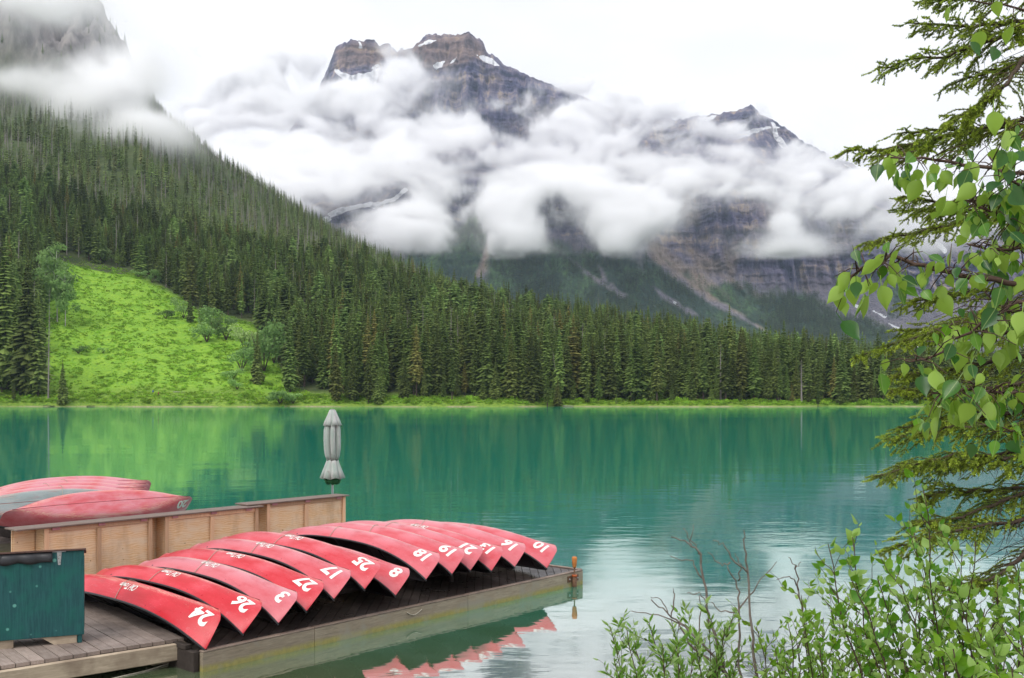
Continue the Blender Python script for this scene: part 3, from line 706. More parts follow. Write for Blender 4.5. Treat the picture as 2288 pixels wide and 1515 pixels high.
for (x, yt, yb, k, wd, tl, lab) in [(1610, 766, 898, 20, 1.6, 0.0, 'bare grey dead tree with broken branches at the shore'), (1737, 768, 895, 21, 1.6, 0.02, 'grey dead tree with drooping bare branches in the forest front'), (1791, 800, 902, 21, 2.2, -0.02, 'bushy grey dead spruce close to the water'),
        (1250, 772, 898, 22, 1.0, 0.14, 'pale leaning dead trunk across the lakeside spruces'), (108, 640, 904, 20, 0.7, 0.03, 'thin bare dead tree next to the meadow-edge clump'), (570, 600, 700, 21, 1.2, 0, 'dark bare dead spruce at the upper forest edge'), (436, 628, 664, 22, 3.0, 0.1, 'short broken dead trunk at the upper meadow edge'), (441, 630, 664, 22, 3.0, -0.08, 'short split dead trunk leaning beside its broken neighbour')]:
    D = ground_hit(x, yb) if yb < 880 else 344.0 + (906 - yb) * 1.0
    p = at_hill(x, D); h = HC + (YH - yt) / FPX * D - p.z
    place_tree('dead_tree', p, h, wd, k, rg.random() * 6, lab, 'dead tree', 'dead trees on the far shore', (0, tl)); TAKEN.append((p.x, p.y))

# the wood behind them: candidates on a jittered grid
sp = 4.9
gx, gy = np.meshgrid(np.arange(-420, 420, sp), np.arange(346, 690, sp))
X = (gx + rg.uniform(-0.45, 0.45, gx.shape) * sp).ravel(); Y = (gy + rg.uniform(-0.45, 0.45, gx.shape) * sp).ravel()
PX = CX + FPX * X / Y; Zg = hill_z(PX, Y); PYv = py_of(Zg, Y)
md = poly_dist(PX, PYv, MEADOW)
ok = (PX > -180) & (PX < 2480) & ((md < -3) | (Y > 575)) & (rg.random(X.shape) < 0.86)
ok &= ~((PX > 590) & (PX < 745) & (Y < 362)) & ~((PX > 100) & (PX < 720) & (PYv > 880))
ok &= ~((PX < 128) & (PX > 95) & (PYv > 600)) | (Y > 575)
for (tx, ty) in TAKEN: ok &= np.hypot(X - tx, Y - ty) > 2.4
X, Y, PX, Zg = X[ok], Y[ok], PX[ok], Zg[ok]
H = line_at(PX, [(-200, 23), (300, 22), (900, 24), (1400, 24), (1800, 22), (2000, 19), (2500, 18)]) * np.clip(rg.normal(0.90, 0.21, X.shape), 0.38, 1.28)
young = (Y < 352) & (rg.random(X.shape) < 0.55); H[young] *= rg.uniform(0.3, 0.65, young.sum())
order = np.argsort(Y - 0.15 * H + 900 * ((PX < -20) | (PX > 2110)))
front = order[:262]; rest = order[262:]
names = ['dark spruce in the front rank of the lakeside forest, one among many alike', 'slim spruce crowded into the lakeside forest wall', 'young spruce at the foot of the lakeside forest wall', 'olive-brown spruce in the lakeside forest wall', 'deep green spruce in the far stretch of the lakeside forest']
for i in front:
    k = int(rg.integers(0, 9))
    if H[i] < 11: li = 2
    elif PX[i] > 1500: li = 4
    elif k in (1, 3, 6): li = 1
    elif k in (4, 7): li = 3
    else: li = 0
    place_tree('spruce_tree', (X[i], Y[i], Zg[i] - 0.2), H[i], rg.uniform(1.0, 1.55) * (1.25 if li == 2 else 1), k, rg.random() * 6.28, names[li], 'spruce', 'spruces of the lakeside forest: ' + ('front', 'slim', 'young', 'olive', 'far')[li])
n = len(rest); w = rg.uniform(1.0, 1.6, n)
ki = rg.integers(0, 6, n); ki[rg.random(n) < 0.05] = 6
q = rg.random(n) < 0.14; ki[q] = rg.integers(7, 9, q.sum())
wood = scatter('lakeside_forest', np.stack([X[rest], Y[rest], Zg[rest] - 0.2], -1), np.stack([H[rest] * w, H[rest] * w, H[rest]], -1), np.stack([0 * w, 0 * w, rg.uniform(0, 6.28, n)], -1), ki, NEAR_P)
tag(wood, 'dense dark conifer forest behind the front rank on the far shore', 'forest', kind='stuff')

# hillside forest up to the ridge
sp = 6.4
gx, gy = np.meshgrid(np.arange(-900, 60, sp), np.arange(690, 1375, sp))
X = (gx + rg.uniform(-0.5, 0.5, gx.shape) * sp).ravel(); Y = (gy + rg.uniform(-0.5, 0.5, gx.shape) * sp).ravel()
PX = CX + FPX * X / Y; Zg = hill_z(PX, Y)
rk = sstep(1150, 1230, Y) * sstep(215, 120, line_at(PX, RIDGE))
clump = fbm(X / 45, Y / 45, 0.0, 3)
ok = (PX > -150) & (PX < 1220) & (rg.random(X.shape) < np.where(rk > 0.3, 0.10, 0.62 + 0.7 * (clump - 0.5)))
X, Y, PX, Zg = X[ok], Y[ok], PX[ok], Zg[ok]; n = len(X)
H = np.clip(rg.normal(16.5, 3.6, n), 7, 26) * (1 - 0.18 * sstep(900, 1300, Y)); w = rg.uniform(0.85, 1.3, n)
ki = rg.integers(0, 5, n); dead = rg.random(n) < 0.42 * sstep(0.42, 0.6, fbm(X / 70, Y / 70, 5.0, 3)) + 0.06
ki[dead] = rg.integers(5, 7, dead.sum()); w[dead] *= 1.5
hf = scatter('hillside_forest', np.stack([X, Y, Zg - 0.3], -1), np.stack([H * w, H * w, H], -1), np.stack([0 * w, 0 * w, rg.uniform(0, 6.28, n)], -1), ki, HILL_P)
tag(hf, 'conifer forest covering the steep hillside up into the cloud', 'forest', kind='stuff')

# sparse forest on the far mountain
def on_mountain(mask_p, count, hlo, hhi, seed):
    r2 = np.random.default_rng(seed)
    i = r2.choice(mask_p.size, count, p=(mask_p / mask_p.sum()).ravel())
    r_, c_ = np.unravel_index(i, mask_p.shape); r_ = np.clip(r_, 0, GD.shape[0] - 2); c_ = np.clip(c_, 0, GD.shape[1] - 2)
    u = r2.random(count); v = r2.random(count)
    g = lambda A: (A[r_, c_] * (1 - u) + A[r_, c_ + 1] * u) * (1 - v) + (A[r_ + 1, c_] * (1 - u) + A[r_ + 1, c_ + 1] * u) * v
    hh = r2.uniform(hlo, hhi, count); ww = r2.uniform(0.8, 1.3, count)
    return np.stack([g(WX), g(GD), g(GZ) - 0.5], -1), np.stack([hh * ww, hh * ww, hh], -1), np.stack([0 * hh, 0 * hh, r2.uniform(0, 6.28, count)], -1), r2.integers(0, 3, count)
cellw = np.gradient(GD, axis=0) * np.gradient(WX, axis=1)
cell = np.abs(cellw) * (rowp < 2.2)[:, None]
thick = sstep(0.40, 0.60, fbm(WX / 110, GD / 110, 2.0, 4))
mp = np.clip(gm, 0, 1) ** 1.5 * cell * (GX > 700) * (GX < 2400) * (0.12 + thick) * (PY < 800)
A = on_mountain(mp, 17000, 13, 25, 3)
top = np.exp(-((rowp - 3.02) / 0.05) ** 2)[:, None] * (((GX > 1640) & (GX < 1752)) | ((GX > 1890) & (GX < 1985)) | ((GX > 1500) & (GX < 1560)))
B = on_mountain(top + 1e-12, 300, 11, 20, 4)
mf = scatter('mountainside_forest', *[np.concatenate([a, b]) for a, b in zip(A, B)], MT_P)
tag(mf, 'thin bluish forest on the lower slopes of the far mountain', 'forest', kind='stuff')

# ================================================================ broadleaf bushes and trees on the meadow
def leaf_cloud(seed, blobs, n, size):
    """leaf-sized triangles through several lobes (unit-height coordinates)"""
    r2 = np.random.default_rng(seed); V = []; 
    w = np.array([b[3] * b[4] for b in blobs]); ch = r2.choice(len(blobs), n, p=w / w.sum())
    B = np.array(blobs)[ch]
    d = r2.normal(size=(n, 3)); d /= np.linalg.norm(d, axis=1)[:, None]
    rr = r2.random(n) ** 0.45
    c = B[:, :3] + d * rr[:, None] * np.stack([B[:, 3], B[:, 3], B[:, 4]], -1)
    a = r2.normal(size=(n, 3)); a /= np.linalg.norm(a, axis=1)[:, None]
    b = np.cross(a, d + 0.4 * r2.normal(size=(n, 3))); b /= np.linalg.norm(b, axis=1)[:, None] + 1e-9
    s = size * r2.uniform(0.6, 1.4, n)[:, None]
    V = np.stack([c - a * s, c + b * s * 0.8, c + a * s, c - b * s * 0.8], 1).reshape(-1, 3)
    return V, np.arange(4 * n).reshape(n, 4)
def lobes(seed, n, spread, z0, z1, r0, r1):
    r2 = random.Random(seed); out = []
    for k in range(n):
        a = r2.random() * 6.28; q = spread * math.sqrt(r2.random()); z = z0 + (z1 - z0) * r2.random()
        out.append((q * math.cos(a), q * math.sin(a), z, r0 + (r1 - r0) * r2.random(), (r0 + (r1 - r0) * r2.random()) * 0.9))
    return out
BUSH = []
for s in range(4):
    v, f = leaf_cloud(700 + s, lobes(s, 9, 0.42, 0.25, 0.78, 0.14, 0.26), 900, 0.035); m = mesh_np('bush_leaves', v, f); m.materials.append(M_LEAFY); BUSH.append(m)
v, f = leaf_cloud(720, lobes(9, 22, 0.22, 0.30, 0.92, 0.07, 0.14), 2600, 0.016); ASPEN_C = mesh_np('aspen_leaves', v, f); ASPEN_C.materials.append(M_LEAFY)
mb = MB(); r3 = random.Random(5)
mb.tube([(0, 0, -0.02), (0.01, 0.0, 0.4), (0.0, 0.01, 0.9)], [0.009, 0.007, 0.002], 6)
for k in range(7):
    z = 0.4 + 0.06 * k; a = k * 2.4
    mb.tube([(0.005, 0, z), (0.09 * math.cos(a), 0.09 * math.sin(a), z + 0.08), (0.15 * math.cos(a), 0.15 * math.sin(a), z + 0.16)], [0.003, 0.002, 0.001], 4)
ASPEN_T = mb.mesh('aspen_trunk'); ASPEN_T.materials.append(M_ASPEN)
mb = MB()
for k in range(6):
    a = k * 1.05; mb.tube([(0, 0, -0.03), (0.12 * math.cos(a), 0.12 * math.sin(a), 0.3), (0.3 * math.cos(a), 0.3 * math.sin(a), 0.66)], [0.016, 0.011, 0.003], 4)
BUSH_T = mb.mesh('bush_stems'); BUSH_T.materials.append(M_BARK)
def leafy(name, x, yt, yb, wide, mesh, trunk, label, cat, group=None):
    D = ground_hit(x, yb) if yb < 880 else 346.0
    p = at_hill(x, D); h = HC + (YH - yt) / FPX * D - p.z
    e = empty(name, p, (0, 0, x % 6.28)); e.scale = (h * wide, h * wide, h)
    link(bpy.data.objects.new('crown', mesh), e); link(bpy.data.objects.new('trunk', trunk), e)
    tag(e, label, cat, group)
leafy('aspen_tree', 128, 540, 720, 1.0, ASPEN_C, ASPEN_T, 'tall pale green aspen rising above the top of the meadow', 'tree')
leafy('aspen_tree', 100, 562, 700, 0.9, ASPEN_C, ASPEN_T, 'thin aspen with a white trunk close to the dark spruce clump', 'tree')
leafy('aspen_tree', 146, 600, 730, 0.9, ASPEN_C, ASPEN_T, 'smaller aspen standing just below the tall pale one', 'tree')
BUSHES = [(590, 706, 830, 0.85, 'largest pale grey-green leafy tree behind the lone meadow spruce'), (612, 722, 812, 0.8, 'pale leafy bush between the lone spruce and the forest corner'), (548, 712, 790, 0.9, 'light green bush uphill of the lone meadow spruce'),
    (480, 676, 745, 1.0, 'rounded pale bush beside the two small meadow spruces'), (410, 662, 712, 1.0, 'bush on the uphill side of the two small meadow spruces'), (505, 700, 760, 1.1, 'low bush between the rounded bush and the lone spruce'), (462, 715, 765, 1.3, 'wide low bush under the two small meadow spruces'),
    (540, 770, 830, 1.3, 'low spreading bush in the dip left of the lone spruce'), (236, 555, 585, 1.2, 'bright green young tree at the top of the meadow'), (340, 598, 632, 1.3, 'green bush at the shaded forest edge above the meadow'), (310, 600, 622, 1.4, 'small green bush near the top of the forest edge'),
    (626, 868, 892, 1.9, 'bright rounded bush at the shore below the forest corner'), (530, 845, 872, 1.6, 'yellow-green bush on the lower meadow in front of the lone spruce'), (655, 875, 898, 1.8, 'bright low bush at the shore, second from the forest corner'), (520, 818, 850, 1.5, 'small greyish bush on the lower meadow'),
    (370, 690, 712, 1.8, 'low dark bush in the middle of the meadow'), (175, 770, 790, 2.2, 'low dark green shrub patch on the meadow nearest the spruce clump'), (230, 775, 790, 2.0, 'low shrub in the middle of the lower meadow'), (60, 500, 560, 1.0, 'light green broadleaf tree peeking out between dark conifers above the aspen')]
for i, (x, yt, yb, wd, lab) in enumerate(BUSHES): leafy('bush', x, yt, yb, wd, BUSH[i % 4], BUSH_T, lab, 'bush', 'bushes on the meadow')

# ground cover on meadow and bank
COV = []
for s in range(4):
    v, f = leaf_cloud(760 + s, lobes(20 + s, 6, 0.6, 0.1, 0.6, 0.2, 0.36), 170, 0.075); m = mesh_np('cover', v, f); m.materials.append(M_COVER); COV.append(proto('d%d' % s, m))
n = 26000
PXc = rg.uniform(60, 700, n); Yc = rg.uniform(344, 575, n); Zc = hill_z(PXc, Yc); PYc = py_of(Zc, Yc)
k = (poly_dist(PXc, PYc, MEADOW) > -4) & (rg.random(n) < 0.12 + 0.7 * sstep(0.42, 0.62, fbm(PXc / 24, Yc / 7, 0.0, 3)))
n2 = 3800; PXb = rg.uniform(-60, 2300, n2); Yb = 342.5 + 3.0 * np.sin(PXb * 0.011) + 2.0 * np.sin(PXb * 0.031 + 1) + rg.random(n2) ** 1.3 * 10; Zb = hill_z(PXb, Yb)
PXa = np.concatenate([PXc[k], PXb]); Ya = np.concatenate([Yc[k], Yb]); Za = np.concatenate([Zc[k], Zb])
s1 = np.concatenate([rg.uniform(0.5, 1.25, k.sum()), rg.uniform(0.5, 1.5, n2)]); s1 = s1 * (1 + 0.9 * (rg.random(len(s1)) < 0.08))
gc = scatter('ground_cover', np.stack([(PXa - CX) / FPX * Ya, Ya, Za - 0.1], -1), np.stack([s1, s1, s1 * rg.uniform(0.4, 0.95, len(s1))], -1), np.stack([0 * s1, 0 * s1, rg.uniform(0, 6.28, len(s1))], -1), rg.integers(0, 4, len(s1)), COV)
tag(gc, 'bright green low growth covering the meadow and the far bank', 'undergrowth', kind='stuff')
# ================================================================ docks
DZ = 0.28
A0 = Vector((-4.52, 14.88, 0)); U = Vector((math.cos(R(49.3)), math.sin(R(49.3)), 0)); V = Vector((-U.y, U.x, 0))
DLEN, DWID = 9.13, 8.6
def wood_mat(name, c0, c1, c2, rough=0.7, scale=(1, 1, 1), grain=26.0, algae=False, spec=0.35):
    t = NT(name); r = t.rand()
    g = t.noise(t.coord('Object', scale), grain, 5, 0.65, 0.6); b = t.noise(t.pos(), 1.7, 4, 0.6); f = t.noise(t.pos(), 14, 4, 0.7)
    c = t.mix(t.rng(g, 0.3, 0.7), c0, c1)
    c = t.mix(t.rng(b, 0.42, 0.68), c, c2)
    c = t.mix(1.0, c, t.rng(r, 0, 1, 0.72, 1.25), 'MULTIPLY')
    if algae:
        s = t.new('ShaderNodeSeparateXYZ'); t.l.new(t.pos(), s.inputs[0])
        zz = t.math('ADD', s.outputs['Z'], t.math('MULTIPLY', t.math('SUBTRACT', f, 0.5), 0.07))
        c = t.mix(t.rng(zz, 0.045, 0.115, 0.95, 0), c, t.mix(t.rng(f, 0.35, 0.65), (0.40, 0.35, 0.11), (0.28, 0.26, 0.08)))
        c = t.mix(t.math('MULTIPLY', t.rng(b, 0.5, 0.62), 0.6), c, (0.33, 0.32, 0.27))
    t.bump(g, 0.35, 0.006)
    return t.set(c, t.rng(b, 0.3, 0.7, rough - 0.2, rough + 0.1), spec)
M_DECK = wood_mat('wet_deck_boards', (0.055, 0.044, 0.040), (0.11, 0.092, 0.082), (0.07, 0.055, 0.05), 0.42, (8, 0.6, 8), 6.0)
M_RIM = wood_mat('dock_rim', (0.20, 0.145, 0.115), (0.30, 0.23, 0.18), (0.13, 0.10, 0.085), 0.6, (0.6, 8, 8), 6.0)
M_FASCIA = wood_mat('dock_side_board', (0.19, 0.155, 0.115), (0.38, 0.315, 0.235), (0.26, 0.20, 0.14), 0.75, (0.7, 7, 7), 6.0, True)
M_LDECK = wood_mat('dry_deck_boards', (0.24, 0.185, 0.16), (0.40, 0.33, 0.29), (0.18, 0.14, 0.12), 0.7, (8, 0.6, 8), 6.0)
M_LBEAM = wood_mat('landing_beam', (0.33, 0.26, 0.19), (0.52, 0.43, 0.32), (0.22, 0.165, 0.12), 0.8, (0.8, 8, 8), 4.0)
M_RUST = plain('rusty_steel', (0.16, 0.09, 0.055), 0.75, 0.4, 0.45, 30, 0.3)
M_STEEL = plain('galvanised_steel', (0.45, 0.45, 0.46), 0.45, 0.5, 0.2, 20, 0.8)
M_ROPE = plain('pale_rope', (0.42, 0.38, 0.31), 0.9, 0.2, 0.3, 60)
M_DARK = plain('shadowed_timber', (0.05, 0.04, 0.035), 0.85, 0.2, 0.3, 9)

def clip_rect(poly, x0, x1, y0, y1):
    def half(P, f, mixf):
        out = []
        for i in range(len(P)):
            a, b = P[i - 1], P[i]; fa, fb = f(a), f(b)
            if (fa >= 0) != (fb >= 0):
                s = fa / (fa - fb); out.append((a[0] + (b[0] - a[0]) * s, a[1] + (b[1] - a[1]) * s))
            if fb >= 0: out.append(b)
        return out
    for f in (lambda p: p[0] - x0, lambda p: x1 - p[0], lambda p: p[1] - y0, lambda p: y1 - p[1]):
        if poly: poly = half(poly, f, None)
    return poly
def slab(poly, z0, z1):
    n = len(poly); vs = [(x, y, z0) for x, y in poly] + [(x, y, z1) for x, y in poly]
    return vs, [tuple(range(n - 1, -1, -1)), tuple(range(n, 2 * n))] + [(i, (i + 1) % n, n + (i + 1) % n, n + i) for i in range(n)]
def deck(root, length, width, ang, bw, thick, mat, r_):
    """boards laid at ANG to the local x axis, each its own piece"""
    c, s = math.cos(ang), math.sin(ang); n = int((length * abs(s) + width * abs(c)) / bw) + 4
    mid = (length / 2, width / 2); k0 = -n // 2 - 2
    for k in range(k0, -k0 + 1):
        o = k * bw; a = (mid[0] - s * o, mid[1] + c * o); L = 30; g = bw / 2 - 0.006
        P = [(a[0] + c * L * i - s * g * j, a[1] + s * L * i + c * g * j) for i, j in ((-1, -1), (1, -1), (1, 1), (-1, 1))]
        P = clip_rect(P, 0.012, length - 0.012, 0.012, width - 0.012)
        if len(P) < 3: continue
        dz = r_.uniform(-0.003, 0.003)
        b = MB().add(*slab(P, -thick + dz, dz)).build('plank', mat, root)
rd = random.Random(3)
floating = empty('floating_dock', A0 + Vector((0, 0, DZ)), (0, 0, R(49.3)))
tag(floating, 'long low floating dock with wet diagonal boards carrying the row of red canoes', 'dock')
deck(floating, DLEN, DWID, R(91.4 - 49.3), 0.165, 0.04, M_DECK, rd)
for (x0, x1) in ((0.0, 2.02), (2.026, 5.58), (5.586, DLEN)):
    MB().box(((x0 + x1) / 2, -0.045, -0.19), (x1 - x0, 0.085, 0.37)).build('side_board', M_FASCIA, floating, bevel=0.008)
    MB().box(((x0 + x1) / 2, -0.040, 0.012), (x1 - x0 - 0.01, 0.10, 0.028)).build('rim_strip', M_RIM, floating, bevel=0.006)
MB().box((DLEN + 0.045, DWID / 2, -0.19), (0.085, DWID, 0.37)).build('side_board', M_FASCIA, floating, bevel=0.008)
MB().box((DLEN + 0.04, DWID / 2, 0.012), (0.10, DWID - 0.01, 0.028)).build('rim_strip', M_RIM, floating, bevel=0.006)
MB().box((-0.05, DWID / 2, -0.17), (0.09, DWID, 0.36)).build('side_board', M_DARK, floating, bevel=0.008)  # shade of the recess beside the landing is put into this board's colour
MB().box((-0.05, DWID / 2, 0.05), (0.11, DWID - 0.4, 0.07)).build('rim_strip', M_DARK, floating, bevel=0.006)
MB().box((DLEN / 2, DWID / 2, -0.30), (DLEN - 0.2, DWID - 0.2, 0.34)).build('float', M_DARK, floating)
MB().tube([(4.02 + 0.06 * k, -0.10 - 0.01 * math.sin(k), -0.06 - 0.07 * math.sin(math.pi * k / 6)) for k in range(7)], 0.009, 5).build('rope_loop', M_ROPE, floating, True)

LZ = 0.40
C0 = on_level(413, 1425, LZ); a2 = R(39.5); U2 = Vector((math.cos(a2), math.sin(a2), 0)); V2 = Vector((-U2.y, U2.x, 0))
LL, LW = 5.2, 5.4
landing = empty('landing_dock', Vector((C0.x, C0.y, LZ)) - U2 * LL, (0, 0, a2))
tag(landing, 'weathered brown landing dock with a heavy front beam under the green box', 'dock')
deck(landing, LL, LW, R(90), 0.185, 0.05, M_LDECK, rd)
MB().box((LL / 2, -0.04, -0.175), (LL, 0.09, 0.245)).build('front_beam', M_LBEAM, landing, bevel=0.012)
MB().box((LL - 0.05, LW / 2, -0.18), (0.09, LW - 0.1, 0.24)).build('side_beam', M_LBEAM, landing, bevel=0.012)
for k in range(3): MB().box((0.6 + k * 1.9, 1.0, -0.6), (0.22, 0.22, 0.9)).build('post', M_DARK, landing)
MB().box((LL - 0.2, 0.25, -0.33), (0.5, 0.25, 0.08)).build('cleat_block', M_LBEAM, landing, bevel=0.01)

B_or = Vector((-9.4, 21.2, 0))
rear = empty('rear_dock', Vector((-16.8, 21.0, DZ)), (0, 0, R(49.3)))
tag(rear, 'pale boarded dock at the back holding the second stack of canoes', 'dock')
deck(rear, 9.5, 6.0, R(0), 0.16, 0.04, M_LDECK, rd)
MB().box((4.75, -0.045, -0.19), (9.5, 0.085, 0.37)).build('side_board', M_FASCIA, rear, bevel=0.008)
MB().box((9.545, 3.0, -0.19), (0.085, 6.0, 0.37)).build('side_board', M_FASCIA, rear, bevel=0.008)
for k in range(3): MB().box((2.2 + 2.3 * k, 2.6, 0.23), (0.12, 4.6, 0.45)).build('bunk', M_DARK, rear, bevel=0.01)

# mooring pin at the dock corner
pp = on_level(1262, 1287, DZ)
pin = empty('mooring_pin', Vector((pp.x, pp.y, 0)) , (0, 0, R(49.3)))
pin.location = A0 + U * (DLEN - 0.36) + V * -0.135
tag(pin, 'orange-handled steel mooring pin in a rusty sleeve at the dock corner', 'mooring pin')
M_ORANGE = plain('worn_orange_wood', (0.55, 0.20, 0.055), 0.6, 0.3, 0.25, 18)
MB().tube([(0, 0, 0.40), (0, 0, 0.43), (0, 0, 0.50), (0, 0, 0.60), (0, 0, 0.625)], [0.034, 0.042, 0.05, 0.058, 0.045], 12).build('handle', M_ORANGE, pin, True)
MB().tube([(0, 0, -0.3), (0, 0, 0.42)], 0.016, 8).build('rod', M_RUST, pin, True)
sl = MB().tube([(0, 0, -0.2), (0, 0, 0.24)], 0.05, 12).build('sleeve', M_RUST, pin, True)
MB().tube([(0, 0, 0.21), (0, 0, 0.25)], 0.056, 12).build('collar', plain('orange_paint', (0.42, 0.10, 0.03), 0.6, 0.3, 0.2), pin, True)
for s in (-1, 1):
    MB().box((s * 0.12, 0.038, 0.17), (0.13, 0.012, 0.13)).build('bracket_plate', M_RUST, pin, bevel=0.003)
    MB().tube([(s * 0.135, 0.03, 0.17), (s * 0.135, 0.012, 0.17)], 0.016, 6).build('bolt', M_STEEL, pin)

# line from the dock lying on the water
ml = MB().tube([on_level(420, 1470, 0.10), on_level(380, 1482, 0.015), on_level(330, 1498, 0.008), on_level(270, 1512, 0.006), on_level(200, 1530, 0.006)], 0.012, 5).build('mooring_line', M_ROPE, None, True)
tag(ml, 'thin pale mooring line running over the dark water by the landing', 'rope')

# ================================================================ green storage box
gx = on_level(188, 1436, LZ)
ab = R(22); UB = Vector((math.cos(ab), math.sin(ab), 0))
box = empty('storage_box', gx, (0, 0, ab)); BW, BD, BH, BF = 1.75, 0.60, 1.22, 0.12
tag(box, 'teal green wooden storage box with strap hinges and black rubber flap', 'storage box')
t = NT('green_paint'); g = t.noise(t.coord('Object', (6, 6, 0.5)), 5.0, 5, 0.65, 0.4); s_ = t.noise(t.coord('Object'), 2.2, 4, 0.6)
c = t.mix(t.rng(g, 0.3, 0.7), (0.008, 0.055, 0.062), (0.022, 0.115, 0.118)); c = t.mix(t.rng(s_, 0.45, 0.7), c, (0.010, 0.125, 0.10))
vo = t.new('ShaderNodeTexVoronoi'); vo.inputs['Scale'].default_value = 4.2; vo.inputs['Randomness'].default_value = 1.0; t.wire(t.coord('Object'), vo.inputs['Vector'])
c = t.mix(t.rng(vo.outputs['Distance'], 0.08, 0.13, 0.75, 0), c, (0.17, 0.47, 0.40))
t.bump(g, 0.3, 0.004); M_GREEN = t.set(c, 0.55, 0.35)
M_BROWN = plain('brown_edge', (0.10, 0.055, 0.045), 0.7, 0.3, 0.3, 14)
M_RUBBER = plain('black_rubber', (0.03, 0.03, 0.035), 0.45, 0.5, 0.15, 14)
MB().box((-BW / 2, 0.01, BF + BH / 2), (BW, 0.02, BH)).build('panel', M_GREEN, box, bevel=0.004)
MB().box((-BW / 2, BD - 0.01, BF + BH / 2 - 0.08), (BW, 0.02, BH - 0.16)).build('panel', M_GREEN, box, bevel=0.004)
MB().box((-0.012, BD / 2, BF + BH / 2 - 0.08), (0.022, BD - 0.045, BH - 0.17)).build('panel', M_GREEN, box, bevel=0.004)
MB().box((-BW + 0.012, BD / 2, BF + BH / 2 - 0.08), (0.022, BD - 0.045, BH - 0.17)).build('panel', M_GREEN, box, bevel=0.004)
MB().box((-BW / 2, BD / 2, BF + 0.03), (BW - 0.05, BD - 0.05, 0.03)).build('bottom', M_GREEN, box)
MB().box((-BW / 2, BD / 2 - 0.005, BF + BH - 0.046), (BW + 0.05, BD * 1.03 + 0.05, 0.028), Matrix.Rotation(-0.21, 3, 'X')).build('lid', M_BROWN, box, bevel=0.004)
for x in (-0.33, -1.27):
    hg = MB().add([(x - 0.032, -0.006, BF + BH), (x + 0.032, -0.006, BF + BH), (x + 0.016, -0.006, BF + BH - 0.19), (x - 0.016, -0.006, BF + BH - 0.19),
                   (x - 0.032, -0.001, BF + BH), (x + 0.032, -0.001, BF + BH), (x + 0.016, -0.001, BF + BH - 0.19), (x - 0.016, -0.001, BF + BH - 0.19)],
                  [(3, 2, 1, 0), (4, 5, 6, 7), (0, 1, 5, 4), (1, 2, 6, 5), (2, 3, 7, 6), (3, 0, 4, 7)]).build('hinge', M_STEEL, box)
    MB().tube([(x - 0.09, -0.012, BF + BH + 0.008), (x + 0.09, -0.012, BF + BH + 0.008)], 0.014, 8).build('hinge_pin', M_STEEL, hg, True)
    for k in range(3): MB().tube([(x + 0.008 * (-1) ** k, -0.006, BF + BH - 0.05 - 0.05 * k), (x + 0.008 * (-1) ** k, -0.011, BF + BH - 0.05 - 0.05 * k)], 0.007, 6).build('screw', M_RUST, hg)
fl = MB(); n = 15; vs = []
for i in range(n + 1):
    x = -0.42 - 0.68 * i / n; w_ = 0.012 * math.sin(i * 1.1) + 0.008
    for z, o in ((BF + BH + 0.0, -0.01), (BF + BH - 0.07, -0.02 - w_), (BF + BH - 0.145 + 0.012 * math.sin(i * 0.8), -0.012 - 1.4 * w_)): vs.append((x, o, z))
fs = []
for i in range(n):
    for j in range(2): fs.append((i * 3 + j, i * 3 + j + 1, (i + 1) * 3 + j + 1, (i + 1) * 3 + j))
fo = fl.add(vs, fs).build('rubber_flap', M_RUBBER, box, True); fo.modifiers.new('thick', 'SOLIDIFY').thickness = 0.006
for x in (-0.06, -BW + 0.06):
    MB().box((x, BD / 2, BF / 2 + 0.01), (0.06, BD - 0.04, BF + 0.02)).build('foot', M_GREEN if x > -1 else M_LBEAM, box, bevel=0.005)
for x in (-0.32, -1.15):
    b = MB(); b.add(*[(lambda v, f: ([(p[0] + x, p[2], p[1]) for p in v], f))(*slab([(-0.26, BF), (-0.08, 0), (0.22, 0), (0.22, BF)], 0.03, 0.10))][0]); b.build('skid', M_LBEAM, box)

# ================================================================ plywood counters
t = NT('plywood'); co = t.coord('Object', (1, 1, 2.2)); w1 = t.noise(co, 2.3, 3, 0.5)
wv = t.new('ShaderNodeTexWave'); wv.wave_type = 'RINGS'; wv.inputs['Scale'].default_value = 3.2; wv.inputs['Distortion'].default_value = 11; wv.inputs['Detail'].default_value = 3; wv.inputs['Detail Scale'].default_value = 0.8
t.wire(co, wv.inputs['Vector'])
c = t.mix(t.rng(wv.outputs[0], 0.1, 0.9), (0.78, 0.48, 0.25), (0.90, 0.64, 0.39)); c = t.mix(t.rng(w1, 0.4, 0.7), c, (0.84, 0.64, 0.45))
vo = t.new('ShaderNodeTexVoronoi'); vo.inputs['Scale'].default_value = 4.5; t.wire(t.coord('Object'), vo.inputs['Vector'])
c = t.mix(t.rng(vo.outputs['Distance'], 0.05, 0.09, 0.75, 0), c, (0.26, 0.12, 0.055)); c = t.mix(t.rng(t.noise(t.pos((1, 1, 0.4)), 1.6, 4, 0.65), 0.5, 0.72, 0, 0.55), c, (0.44, 0.27, 0.16)); M_PLY = t.set(c, 0.7, 0.25)
M_STUD = wood_mat('pine_stud', (0.58, 0.34, 0.20), (0.74, 0.48, 0.30), (0.66, 0.42, 0.26), 0.7, (6, 6, 0.6), 5.0)
M_LID = wood_mat('weathered_lid', (0.12, 0.085, 0.07), (0.21, 0.16, 0.135), (0.16, 0.115, 0.095), 0.7, (0.6, 6, 6), 6.0)
M_PINK = plain('pink_tape', (0.50, 0.22, 0.24), 0.5, 0.4, 0.15, 12)
CO = A0 + V * 6.5 + Vector((0, 0, DZ)); CH, CDP = 1.16, 0.42
def t_at(px):
    k = (px - CX) / FPX; return (k * CO.y - CO.x) / (U.x - k * U.y)
